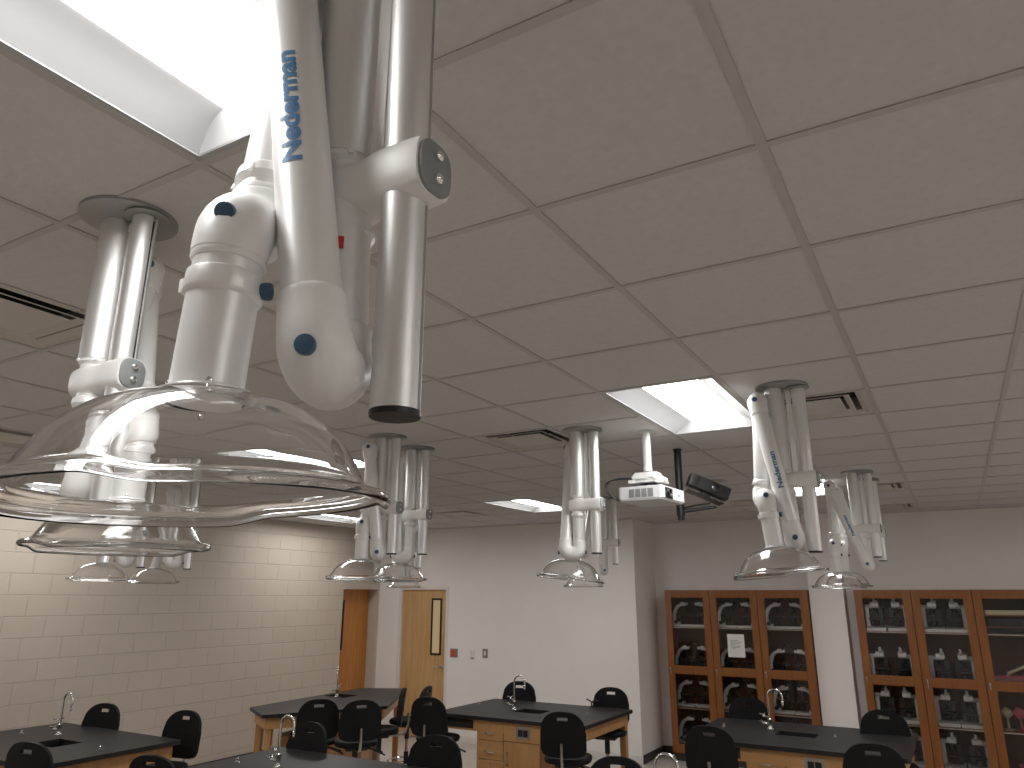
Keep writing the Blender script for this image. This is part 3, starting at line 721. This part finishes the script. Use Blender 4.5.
thing_mesh('storage_case', lambda bm: (bx(bm, cx+.12, cx+.54, YF+.07, YF+.33, EYE-.31+.001, EYE-.31+.085, .008), bx(bm, cx+.28, cx+.38, YF+.06, YF+.071, EYE-.31+.05, EYE-.31+.062, .002)), M['navy'], 'dark flat case under the cream tray in the rightmost cabinet', 'case')
thing_mesh('storage_case', lambda bm: (bx(bm, cx+.12, cx+.54, YF+.08, YF+.33, SH[3]-.0+.001, SH[3]+.06, .006),), M['navy'], 'lower dark case in the top part of the rightmost cabinet', 'case')
zs = SH[2]
for k, (m_, h, w_) in enumerate((('cream', .035, .5), ('mauve', .022, .44), ('yellow', .016, .40), ('mauve', .028, .42), ('pink', .02, .36))):
    z0 = zs+.001+sum((.035, .022, .016, .028, .02)[:k])+.001*k
    thing_mesh('folder', lambda bm: bx(bm, cx+.07, cx+.07+w_, YF+.06, YF+.32, z0, z0+h, .003), M[m_], '%s folder, %s in the flat stack in the rightmost cabinet' % ({'cream': 'thick cream', 'mauve': 'mauve', 'yellow': 'thin yellow', 'pink': 'pink'}[m_], ['lowest', 'second from the bottom', 'third', 'fourth', 'topmost'][k]), 'folder', 'flat stack of folders')
def roll(bm): sweep(bm, [(cx+.24, YF+.10, zs+.27), (cx+.34, YF+.16, zs+.30), (cx+.42, YF+.2, zs+.325)], .014, 12)
thing_mesh('rolled_chart', lambda bm: (sweep(bm, [(cx+.22, YF+.12, zs+.150), (cx+.34, YF+.18, zs+.20), (cx+.42, YF+.22, zs+.235)], [.016]*3, 12), cyl(bm, (cx+.22, YF+.12, zs+.14), (cx+.22, YF+.12, zs+.127), .02, n=12)), M['cream'], 'rolled cream chart leaning above the folders in the rightmost cabinet', 'chart')
def blob(bm, c, r, n=3, seed=1):
    rnd = random.Random(seed); rr = bmesh.ops.create_icosphere(bm, subdivisions=n, radius=r)
    for v in rr['verts']:
        d = v.co.normalized(); v.co = v.co*(1+.10*math.sin(5*d.x+seed)*math.cos(4*d.z+seed)); v.co += Vector(c)
    for f in {f for v in rr['verts'] for f in v.link_faces}: f.smooth = True
zl = SH[1]
for k, (dx, r_, m_, lb) in enumerate(((.15, .055, 'cream', 'cream rounded model, left'), (.27, .06, 'pink', 'pink rounded model, middle'), (.40, .07, 'orange2', 'orange rounded model, right'))):
    thing_mesh('anatomy_model', lambda bm: (lathe(bm, [(.05, 0), (.05, .012), (.012, .02), (.010, .12)], (cx+dx, YF+.18, zl+.001), n=16), blob(bm, (cx+dx, YF+.18, zl+.12+r_), r_, seed=k+2)), M[m_], lb+' in the row on the lower shelf of the rightmost cabinet', 'model', 'coloured models')
thing_mesh('red_basin', lambda bm: lathe(bm, [(.10, 0), (.15, .10), (.155, .102), (.145, .102), (.095, .006), (.001, .006)], (cx+.33, YF+.19, SH[0]+.001), n=28), M['pink'], 'pinkish red basin on the bottom board of the rightmost cabinet', 'basin')

# ================================================================ LAB TABLES
def faucet(label, x, y, z, dirx=1, rz=0):
    t = empty('gooseneck_faucet', label, 'faucet', (x, y, z), rz, 'chrome gooseneck faucets')
    bm = B(); lathe(bm, [(.030, 0), (.030, .006), (.020, .012), (.0165, .02), (.0165, .06), (.019, .065), (.019, .085), (.013, .09)], n=20); obj('base', bm, M['chrome'], t)
    bm = B(); R = .062; h = .268
    pts = [(0, 0, .085), (0, 0, h)] + [(dirx*(R-R*math.cos(a)), 0, h+R*math.sin(a)) for a in [math.pi*k/12 for k in range(1, 13)]] + [(dirx*2*R, 0, h-.02)]
    sweep(bm, pts, .0085, 14); sp = obj('gooseneck', bm, M['chrome'], t)
    bm = B(); lathe(bm, [(.0095, 0), (.012, .004), (.009, .010), (.011, .016), (.0085, .022), (.010, .028), (.0075, .034), (.009, .04), (.006, .055)], (dirx*2*R, 0, h-.018), (0, 0, -1), 14); obj('serrated_nozzle', bm, M['chrome'], sp)
    for dz, a in ((.045, R_(200)), (.10, R_(165))):
        bm = B(); d = V(math.cos(a), math.sin(a), 0)
        cyl(bm, d*.0+V(0, 0, dz), d*.055+V(0, 0, dz), .008, n=12); lathe(bm, [(.012, 0), (.013, .012), (.009, .02)], d*.05+V(0, 0, dz-.004), (0, 0, 1), 14)
        p = d*.05+V(0, 0, dz+.016); q = V(-d.y, d.x, 0)
        for r_ in ((d*1.0), (d*.4+q*.9), (d*.4-q*.9)): cyl(bm, p, p+r_.normalized()*.045+V(0, 0, .006), .0055, .0045, 10)
        obj('valve_handle', bm, M['chrome'], t)
    return t
def sink_top(bm, poly_or_rect, zt, hole, th=.032):
    """slab with a rectangular hole, from a convex outline: outline bridged to the hole"""
    hx0, hx1, hy0, hy1 = hole
    hp = [(hx0, hy0), (hx1, hy0), (hx1, hy1), (hx0, hy1)]
    P = poly_or_rect
    for z, flip in ((zt, False), (zt-th, True)):
        ov = [bm.verts.new((x, y, z)) for x, y in P]; hv = [bm.verts.new((x, y, z)) for x, y in hp]
        es = [bm.edges.new((ov[i], ov[(i+1) % len(ov)])) for i in range(len(ov))] + [bm.edges.new((hv[i], hv[(i+1) % 4])) for i in range(4)]
        bmesh.ops.triangle_fill(bm, edges=es, use_beauty=True)
        if z == zt: o1, h1 = ov, hv
        else: o2, h2 = ov, hv
    for a, b in ((o1, o2), (h1, h2)):
        for i in range(len(a)): bm.faces.new((a[i], a[(i+1) % len(a)], b[(i+1) % len(a)], b[i]))
def basin(t, hole, zt, org):
    hx0, hx1, hy0, hy1 = hole; d = .17; w_ = .008
    bm = B(); z = zt-.032
    bx(bm, hx0-w_, hx0, hy0-w_, hy1+w_, z-d, z); bx(bm, hx1, hx1+w_, hy0-w_, hy1+w_, z-d, z); bx(bm, hx0, hx1, hy0-w_, hy0, z-d, z); bx(bm, hx0, hx1, hy1, hy1+w_, z-d, z); bx(bm, hx0-w_, hx1+w_, hy0-w_, hy1+w_, z-d-w_, z-d)
    s = obj('sink_basin', bm, M['basin'], t)
    bm = B(); lathe(bm, [(.03, 0), (.03, .004), (.012, .005), (.001, .003)], ((hx0+hx1)/2, (hy0+hy1)/2, z-d), n=18); obj('drain', bm, M['chrome'], s)
ZT = EYE-1.12
def socket(x, y, label):
    bm = B(); lathe(bm, [(.020, 0), (.020, .004), (.011, .008), (.010, .018), (.013, .020), (.013, .026), (.005, .030), (.001, .030)], (x, y, ZT+.0005), n=18)
    tag(obj('rod_socket', bm, M['chrome']), label, 'socket', 'small chrome sockets in the table tops')
def lab_table(x0, x1, y0, y1, label, short, fx, hole_dx=(-.06, .26), hy=(-.14, .10), front_detail=True):
    cx_, cy_ = (x0+x1)/2, (y0+y1)/2
    t = empty('lab_table', label, 'lab table', (cx_, cy_, 0), 0, 'four-seat lab tables with black tops')
    W, D = (x1-x0)/2, (y1-y0)/2; zt = ZT
    hole = (hole_dx[0], hole_dx[1], hy[0], hy[1])
    bm = B(); c = .02; P = [(-W+c, -D), (W-c, -D), (W, -D+c), (W, D-c), (W-c, D), (-W+c, D), (-W, D-c), (-W, -D+c)]
    sink_top(bm, P, zt, hole); obj('worktop', bm, M['epoxy'], t)
    basin(t, hole, zt, (cx_, cy_))
    a = .045; za = zt-.032; bm = B(); h = .11
    px0, px1 = -.34, .36       # pedestal
    for y in (-D+a, D-a-.02): bx(bm, -W+a, W-a, y, y+.02, za-h, za-.0005, .001)
    for x in (-W+a, W-a-.02): bx(bm, x, x+.02, -D+a+.02, D-a-.02, za-h, za-.0005, .001)
    obj('apron', bm, M['table'], t)
    for sx in (-1, 1):
        for sy in (-1, 1):
            bm = B(); x = sx*(W-.20 if sx > 0 else W-a-.035); x = sx*(W-a-.036); y = sy*(D-a-.036)
            bx(bm, x-.032, x+.032, y-.032, y+.032, 0, za-.001, .003)
            lg = obj('leg', bm, M['tablez'], t)
            bm = B(); bx(bm, x-.033, x+.033, y-.033, y+.033, 0.0, .06, .002); obj('leg_boot', bm, M['base'], lg)
    bm = B(); yb = D-a-.022
    yk = yb-.36; bx(bm, px0, px0+.018, -yb, yk, .08, za-h-.001); bx(bm, px1-.018, px1, -yb, yk, .08, za-h-.001); bx(bm, px0, px1, yk-.018, yk, .08, za-h-.001); bx(bm, px0+.018, px1-.018, -yb, yk-.018, .08, .098)
    obj('pedestal_case', bm, M['tablez'], t)
    bm = B(); bx(bm, px0+.01, px1-.01, -yb+.05, yk-.03, 0, .08); obj('toe_kick', bm, M['base'], t)
    for sy in (-1,):
        yf = sy*(D-a+.002); y_in = sy*(D-a-.020)
        lo, hi = min(yf, y_in), max(yf, y_in)
        xs = px0+.005; xe = px0+.30; z1 = zt-.05
        hs = [.165, .165, .165, .165]
        for hgt in hs:
            bm = B(); bx(bm, xs, xe, lo-.0, hi, z1-hgt+.004, z1, .002); dr = obj('drawer', bm, M['table'], t)
            yo = yf+sy*.0; zc = z1-hgt*.55
            bm = B(); sweep(bm, [((xs+xe)/2-.05, yo, zc), ((xs+xe)/2-.048, yo+sy*.022, zc), ((xs+xe)/2-.03, yo+sy*.028, zc-.003), ((xs+xe)/2+.03, yo+sy*.028, zc-.003), ((xs+xe)/2+.048, yo+sy*.022, zc), ((xs+xe)/2+.05, yo, zc)], .0045, 8); obj('pull', bm, M['steel'], dr)
            bm = B(); lathe(bm, [(.009, 0), (.009, .004), (.004, .006)], ((xs+xe)/2, yo, z1-.03), (0, sy, 0), 12); obj('lock', bm, M['capg'], dr)
            z1 -= hgt
        bm = B(); bx(bm, xe+.006, px1-.004, lo, hi, .10, zt-.205, .002); dd = obj('cupboard_door', bm, M['tablez'], t)
        bm = B(); sweep(bm, [(xe+.05, yf, zt-.40), (xe+.05, yf+sy*.025, zt-.40), (xe+.05, yf+sy*.027, zt-.30), (xe+.05, yf, zt-.30)], .0045, 8); obj('pull', bm, M['steel'], dd)
        bm = B(); bx(bm, xe+.006, px1-.004, lo, hi, zt-.20, zt-.035, .002); fp = obj('fixed_panel', bm, M['table'], t)
        bm = B(); xo = (xe+px1)/2+.02; z0 = zt-.15
        f0, f1 = sorted((yf, yf+sy*.006)); bx(bm, xo-.075, xo+.075, f0, f1, z0-.02, z0+.085, .002)
        op = obj('outlet_plate', bm, M['steel'], fp)
        bm = B(); f0, f1 = sorted((yf+sy*.006, yf+sy*.012)); bx(bm, xo-.05, xo-.004, f0, f1, z0, z0+.06, .002); obj('outlet', bm, M['blackp'], op)
        bm = B(); bx(bm, xo+.004, xo+.05, f0, f1, z0, z0+.06, .002); obj('outlet', bm, M['blackp'], op)
        # near-black panel painted as the shade of a tray opening, left apron
        bm = B(); f0, f1 = sorted((yf+sy*.0005, yf-sy*.006)); bx(bm, -W+a+.07, px0-.04, f0, f1, za-h+.02, za-.012); obj('tray_opening_shade', bm, M['dark'], t)
    faucet('chrome gooseneck faucet on the table %s' % short, fx[0], fx[1], zt+.0005)
    return t
lab_table(-4.55, -2.88, 2.15, 3.30, 'black-topped lab table at lower left beside the block wall', 'by the block wall at lower left', fx=(-3.93, 2.90))
lab_table(-1.98, -.33, 2.32, 3.50, 'black-topped lab table at the bottom edge, left of centre', 'at the bottom edge, left of centre', fx=(-1.45, 2.98), hole_dx=(-.12, .2))
lab_table(.55, 2.22, 2.30, 3.45, 'lab table below the bottom edge at right, only its faucet showing', 'below the bottom edge at right', fx=(1.2, 3.07))
lab_table(-2.03, -.36, 5.56, 6.76, 'black-topped wooden lab table in the middle, in front of the plain white wall', 'in front of the plain white wall', fx=(-1.405, 6.11), hole_dx=(-.16, .15), hy=(-.16, .08))
lab_table(.55, 2.24, 5.50, 6.73, 'black-topped wooden lab table in front of the white column', 'in front of the white column', fx=(1.11, 6.27), hole_dx=(-.20, .12), hy=(-.08, .12))
for x, y, l in ((-4.26, 2.78, 'chrome socket left of the faucet on the lower left table'), (-3.05, 2.72, 'chrome socket near the right end of the lower left table'),
    (-1.92, 6.25, 'chrome socket at the left end of the middle table'), (-.60, 6.15, 'chrome socket at the right end of the middle table'),
    (.72, 6.2, 'chrome socket at the left end of the table before the column'), (2.05, 5.85, 'chrome socket at the right end of the table before the column'),
    (-1.82, 2.95, 'chrome socket at the left end of the bottom edge table'), (1.66, 6.12, 'chrome socket just right of the sink before the column')): socket(x, y, l)
# pentagonal table at back left
PB = [(-3.86, 4.84), (-3.34, 4.53), (-2.70, 5.66), (-3.48, 7.00), (-4.00, 6.72)]
cxb, cyb = -3.5, 5.85
t = empty('pentagonal_lab_table', 'angular five-sided black-topped lab table near the two doors', 'lab table', (cxb, cyb, 0))
P = [(x-cxb, y-cyb) for x, y in PB]
hole = (-.36, -.04, .06, .30)
bm = B(); sink_top(bm, P, ZT, hole); obj('worktop', bm, M['epoxy'], t)
basin(t, hole, ZT, None)
def inset(P, d):
    out = []; n = len(P)
    for i in range(n):
        p0, p1, p2 = Vector(P[i-1]), Vector(P[i]), Vector(P[(i+1) % n]); a = (p1-p0).normalized(); b = (p2-p1).normalized()
        na, nb = V(-a.y, a.x), V(-b.y, b.x); m = (na+nb).normalized(); out.append(p1+m*(d/m.dot(na)))
    return out
Pi = inset(P, .05); Pj = inset(P, .07); bm = B(); z0, z1 = ZT-.032-.11, ZT-.0325
n = len(Pi); r_ = [[bm.verts.new((p.x, p.y, z)) for p in q] for q in (Pi, Pj) for z in (z0, z1)]
for i in range(n):
    j = (i+1) % n
    for a, b in ((0, 1), (1, 3), (3, 2), (2, 0)): bm.faces.new((r_[a][i], r_[a][j], r_[b][j], r_[b][i]))
obj('apron', bm, M['table'], t)
Pl = inset(P, .105)
for p in Pl:
    bm = B(); box(bm, (p.x, p.y, (ZT-.034)/2), (.065, .065, ZT-.034), bev=.003, rot=.5); lg = obj('leg', bm, M['tablez'], t)
    bm = B(); box(bm, (p.x, p.y, .03), (.067, .067, .06), bev=.002, rot=.5); obj('leg_boot', bm, M['base'], lg)
bm = B(); Pp = inset(P, .28); prism(bm, [(p.x, p.y) for p in Pp], .08, ZT-.25); obj('pedestal_case', bm, M['tablez'], t)
faucet('chrome faucet standing against the orange door in view, on the five-sided table', -3.66, 5.92, ZT+.0005, 1, R_(-52))
bm = B(); lathe(bm, [(.018, 0), (.018, .008), (.008, .014), (.008, .05)], (-.80, 6.70, ZT+.0005), n=14); sweep(bm, [(-.80, 6.70, ZT+.045), (-.76, 6.70, ZT+.07), (-.72, 6.69, ZT+.065)], .008, 10); box(bm, (-.83, 6.70, ZT+.065), (.06, .012, .012), bev=.003, mat=Matrix.Rotation(R_(25), 4, 'Y'))
tag(obj('gas_tap', bm, M['blackp']), 'small dark lever-like tap at the back edge of the middle table', 'tap')

# ================================================================ STOOLS
def stool_proto():
    root = empty('lab_stool', 'stool', 'stool')
    # backrest: rounded shell with hand slot; faces +y (sitter looks to +y), back at y<0
    bm = B(); nx, nz = 22, 16; w_, h = .196, .36; zb = .74
    slot = lambda x, v: abs(x) < .048 and .80 < v < .875
    grid = []
    vs_ = sorted({round(k/nz, 4) for k in range(nz+1)} | {.80, .875}); xs_ = sorted({round(-w_+2*w_*k/nx, 4) for k in range(nx+1)} | {-.048, .048})
    for x in xs_:
        u = abs(x)/w_; top = zb+h*(1-.46*(1-math.sqrt(max(0, 1-u**2.6)))); bot = zb+.06*(1-math.sqrt(max(0, 1-u**4)))
        col = []
        for v in vs_:
            z = bot+(top-bot)*v; y = -.225-.10*(z-zb)+.35*x*x*2.2
            col.append(bm.verts.new((x, y, z)))
        grid.append(col)
    for i in range(len(xs_)-1):
        for k in range(len(vs_)-1):
            xm, vm = (xs_[i]+xs_[i+1])/2, (vs_[k]+vs_[k+1])/2
            if slot(xm, vm): continue
            f = bm.faces.new((grid[i][k], grid[i+1][k], grid[i+1][k+1], grid[i][k+1])); f.smooth = True
    bmesh.ops.remove_doubles(bm, verts=bm.verts, dist=1e-5)
    bmesh.ops.solidify(bm, geom=bm.faces[:], thickness=.026)
    obj('backrest', bm, M['stool'], root, ang=50)
    bm = B(); rings = []
    for z, s in ((.675, .88), (.680, .97), (.695, 1.0), (.712, 1.0), (.724, .96), (.728, .86), (.722, .5), (.719, .1)):
        rings.append([V(.20*s*math.copysign(abs(math.cos(a))**.75, math.cos(a)), .195*s*math.copysign(abs(math.sin(a))**.75, math.sin(a)), z) for a in [2*math.pi*k/36 for k in range(36)]])
    ringed(bm, rings); obj('seat', bm, M['stool'], root, ang=50)
    bm = B(); rings = []
    path = [(-.02, .650), (-.20, .650), (-.262, .675), (-.288, .74), (-.290, .86)]
    sweep(bm, [(0, y, z) for y, z in path], [.014, .014, .013, .012, .011], 10); obj('back_bracket', bm, M['steel'], root)
    bm = B(); box(bm, (0, 0, .655), (.20, .18, .036), bev=.006); cyl(bm, (0, 0, .50), (0, 0, .64), .026, n=18)
    obj('seat_mechanism', bm, M['stoolm'], root)
    for a in (-25, 20):
        bm = B(); sweep(bm, [(.08, .0, .645), (.15, math.sin(R_(a))*.08, .635), (.24, math.sin(R_(a))*.16, .60), (.27, math.sin(R_(a))*.19, .585)], [.006, .006, .008, .009], 8); obj('adjust_lever', bm, M['blackp'], root)
    bm = B(); cyl(bm, (0, 0, .10), (0, 0, .52), .016, n=16); obj('gas_lift', bm, M['steel'], root)
    bm = B(); cyl(bm, (0, 0, .08), (0, 0, .36), .027, n=18); obj('column_sleeve', bm, M['stoolm'], root)
    bm = B(); pts = [(.205*math.cos(2*math.pi*k/32), .205*math.sin(2*math.pi*k/32), .26) for k in range(32)]
    rings = [circ(p, V(math.cos(2*math.pi*k/32), math.sin(2*math.pi*k/32), 0), V(0, 0, 1), .010, 8) for k, p in enumerate(pts)]
    ringed(bm, rings, close=True)
    for k in range(3): a = 2*math.pi*k/3+.4; cyl(bm, (.02*math.cos(a), .02*math.sin(a), .25), (.20*math.cos(a), .20*math.sin(a), .26), .007, n=8)
    obj('foot_ring', bm, M['chrome'], root)
    for k in range(5):
        a = 2*math.pi*k/5+.3; bm = B()
        sweep(bm, [(.02*math.cos(a), .02*math.sin(a), .10), (.14*math.cos(a), .14*math.sin(a), .085), (.27*math.cos(a), .27*math.sin(a), .05)], [.024, .020, .014], 10)
        lg = obj('base_leg', bm, M['stoolm'], root)
        bm = B(); lathe(bm, [(.022, 0), (.024, .004), (.020, .018), (.010, .022), (.008, .05)], (.262*math.cos(a), .262*math.sin(a), 0), n=14); obj('glide', bm, M['blackp'], lg)
    return root
index_kids(); st0 = stool_proto(); index_kids(); first = True
# (x of backrest top, y, direction the sitter faces in degrees, label)
ST = [(-4.03, 3.36, -75, 'black stool behind the lower left table, near its middle'),
 (-3.05, 3.46, -80, 'black stool behind the lower left table, at its right corner'),
 (-2.74, 2.00, 105, 'black stool in front of the lower left table, in the lower left corner'),
 (-2.18, 2.52, 105, 'black stool cut off by the bottom edge, between the two nearest tables'),
 (-2.61, 4.55, 140, 'left of the two black stools with backs to us at the five-sided table'),
 (-2.23, 4.71, 140, 'right of the two black stools with backs to us at the five-sided table'),
 (-2.46, 5.66, 222, 'black stool seen edge-on at the right side of the five-sided table'),
 (-1.84, 5.19, 98, 'black stool facing away between the five-sided table and the middle table'),
 (-2.71, 6.42, 197, 'black stool seen as a dark fin behind another, in front of the tan door'),
 (-1.72, 3.56, -88, 'black stool behind the bottom edge table, at its left'),
 (-.58, 3.60, -70, 'black stool behind the bottom edge table, at its right end'),
 (-1.76, 6.86, -75, 'black stool behind the middle table, beside its faucet'),
 (-.64, 6.86, -80, 'black stool behind the middle table, at its right end'),
 (-.31, 5.01, 105, 'black stool in front of the middle table, its back to us'),
 (.78, 3.58, -80, 'black stool whose curved top just shows beside the lowest faucet'),
 (.81, 6.80, -85, 'black stool behind the table before the column, in front of the cabinet doors'),
 (2.0, 6.55, -80, 'black stool behind the right end of the table before the column'),
 (.94, 4.95, 92, 'black stool in front of the table before the column, at its left'),
 (2.07, 4.82, 98, 'black stool in front of the table before the column, at lower right')]
for x, y, a, l in ST:
    o = st0 if first else copy_tree(st0); first = False
    # backrest top sits .26 behind the seat centre
    dx, dy = math.cos(R_(a)), math.sin(R_(a))
    o.location = (x+dx*.255, y+dy*.255, 0) ; o.rotation_euler = (0, 0, R_(a-90)); tag(o, l, 'stool', 'black lab stools')
    o.scale = (1, 1, {(-2.18, 2.52): .90, (-2.71, 6.42): .94}.get((x, y), 1))

# ================================================================ PROJECTOR AND CAMERA
px, py = 1.10, 3.46
t = empty('projector', 'white ceiling-hung projector with a grey-grilled side and dark lens', 'projector', (px, py, ZC))
zt_ = .585-1.0233
bm = B(); lathe(bm, [(.05, 0), (.05, -.004), (.03, -.008), (.026, -.010), (.026, -.23), (.03, -.235), (.03, -.26)], n=24); obj('mount_pole', bm, M['white'], t)
bm = B(); box(bm, (0, 0, -.285), (.15, .10, .034), bev=.008); box(bm, (.02, -.01, -.318), (.20, .08, .026), bev=.006); box(bm, (-.03, .0, -.30), (.10, .13, .02), bev=.005); cyl(bm, (-.07, -.06, -.30), (-.07, .06, -.30), .018, n=14); cyl(bm, (.07, -.06, -.30), (.07, .06, -.30), .018, n=14); cyl(bm, (.02, -.07, -.29), (.02, .07, -.29), .012, n=12)
box(bm, (-.09, 0, -.325), (.04, .13, .02), bev=.004); box(bm, (.09, 0, -.33), (.05, .12, .018), bev=.004)
obj('mount_head', bm, M['white'], t)
bm = B()
for a in (35, 145, 215, 325): sweep(bm, [(0, 0, -.335), (.08*math.cos(R_(a)), .08*math.sin(R_(a)), -.345), (.14*math.cos(R_(a)), .12*math.sin(R_(a)), -.372)], .007, 8)
obj('spider_bracket', bm, M['blackp'], t)
z1, z0 = -.375, -.455; rot = R_(-4)
RM = Matrix.Rotation(rot, 4, 'Z')
bm = B(); Pp = [(-.125, -.17), (-.105, -.19), (.155, -.19), (.165, -.18), (.165, .17), (.15, .185), (-.11, .185), (-.125, .17)]
prism(bm, Pp, z0+.006, z1); prism(bm, [(x*.97, y*.97) for x, y in Pp], z0-.004, z0+.006)
bm.transform(RM); body = obj('body', bm, M['proj'], t)
for k in range(4):
    bm = B(); x = -.03+.041*k
    bx(bm, x-.018, x+.018, -.1915, -.189, -.442, -.391, .001)
    for q in range(7): bx(bm, x-.017, x+.017, -.193, -.1912, -.439+q*.007, -.4365+q*.007)
    bm.transform(RM); obj('vent_grille', bm, M['lensr'], body)
bm = B(); bx(bm, .1645, .167, -.135, -.02, -.447, -.383, .001); bm.transform(RM); lr = obj('lens_recess', bm, M['blackp'], body)
bm = B(); lathe(bm, [(.026, 0), (.026, .010), (.020, .012), (.018, .006), (.001, .010)], (.166, -.075, -.415), (1, 0, 0), 20); bm.transform(RM); obj('lens', bm, M['lensg'], lr)
bm = B(); bx(bm, .165, .1656, .06, .10, -.419, -.411); bm.transform(RM); obj('badge', bm, M['capg'], body)
bm = B()
box(bm, (.06, -.02, z1+.008), (.10, .08, .016), bev=.004); box(bm, (.10, .1, z1+.006), (.05, .05, .012), bev=.003); bm.transform(RM); obj('top_controls', bm, M['lensr'], body)
for k, (dz, o_) in enumerate(((0, 0), (-.01, .012))):
    bm = B(); pts = bez((-.05, -.02, -.30+dz), (-.30-o_, -.10, -.28), (-.235-o_, -.08, -.385), 10)[:-1]+bez((-.235-o_, -.08, -.385), (-.20, -.06, -.455+o_), (-.115, -.03, -.43), 10)
    sweep(bm, pts, .0045, 8); obj('cable', bm, M['blackp'], t)
# black camera on a black pole
qx, qy = 1.09, 4.13
t = empty('ceiling_camera', 'black tilted box camera on a black ceiling pole behind the projector', 'camera', (qx, qy, ZC))
bm = B(); lathe(bm, [(.032, 0), (.032, -.010), (.026, -.012), (.026, -.30), (.029, -.302), (.029, -.41)], n=24); obj('pole', bm, M['blackp'], t)
rd = V(.86, .50, 0); fwd = V(-.50, .86, 0)   # along the arm, away
def LP(u, v, z): return V(*(rd*u+fwd*v))+V(0, 0, z+(.03 if z > -.5 else .02))
bm = B(); cyl(bm, (0, 0, -.41), (0, 0, -.475), .030, n=18); cyl(bm, (0, 0, -.475), (0, 0, -.505), .024, n=18); obj('swivel', bm, M['blackp'], t)
bm = B(); sweep(bm, [LP(.0, 0, -.475), LP(.12, -.03, -.462), LP(.24, -.06, -.448)], [.014, .012, .010], 10); sweep(bm, [LP(.0, 0, -.455), LP(.10, -.03, -.435), LP(.20, -.06, -.425)], [.006]*3, 8)
obj('support_arm', bm, M['blackp'], t)
mt = Matrix.Translation(LP(.185, -.08, -.315)) @ Matrix(((rd.x, fwd.x, 0, 0), (rd.y, fwd.y, 0, 0), (0, 0, 1, 0), (0, 0, 0, 1))) @ Matrix.Rotation(R_(23), 4, 'Y')
bm = B(); bx(bm, -.13, .13, -.03, .09, -.075, -.066, .002); bx(bm, -.03, .03, -.02, .06, -.067, -.045, .003); bm.transform(mt); obj('mounting_plate', bm, M['stoolm'], t)
bm = B(); bx(bm, -.145, .145, -.05, .05, -.043, .043, .005); bm.transform(mt); cb_ = obj('housing', bm, M['blackp'], t)
bm = B(); bx(bm, -.143, -.075, -.053, -.049, -.040, .040, .002); bm.transform(mt); obj('end_panel', bm, M['stoolm'], cb_)
bm = B(); lathe(bm, [(.030, 0), (.030, .008), (.024, .010), (.022, .003), (.001, .008)], (.045, -.050, 0), (0, -1, 0), 22); bm.transform(mt); obj('lens', bm, M['lensg'], cb_)
bm = B(); lathe(bm, [(.0245, .010), (.026, .0115), (.028, .010)], (.045, -.050, 0), (0, -1, 0), 22, close=True); bm.transform(mt); obj('lens_ring', bm, M['stoolm'], cb_)
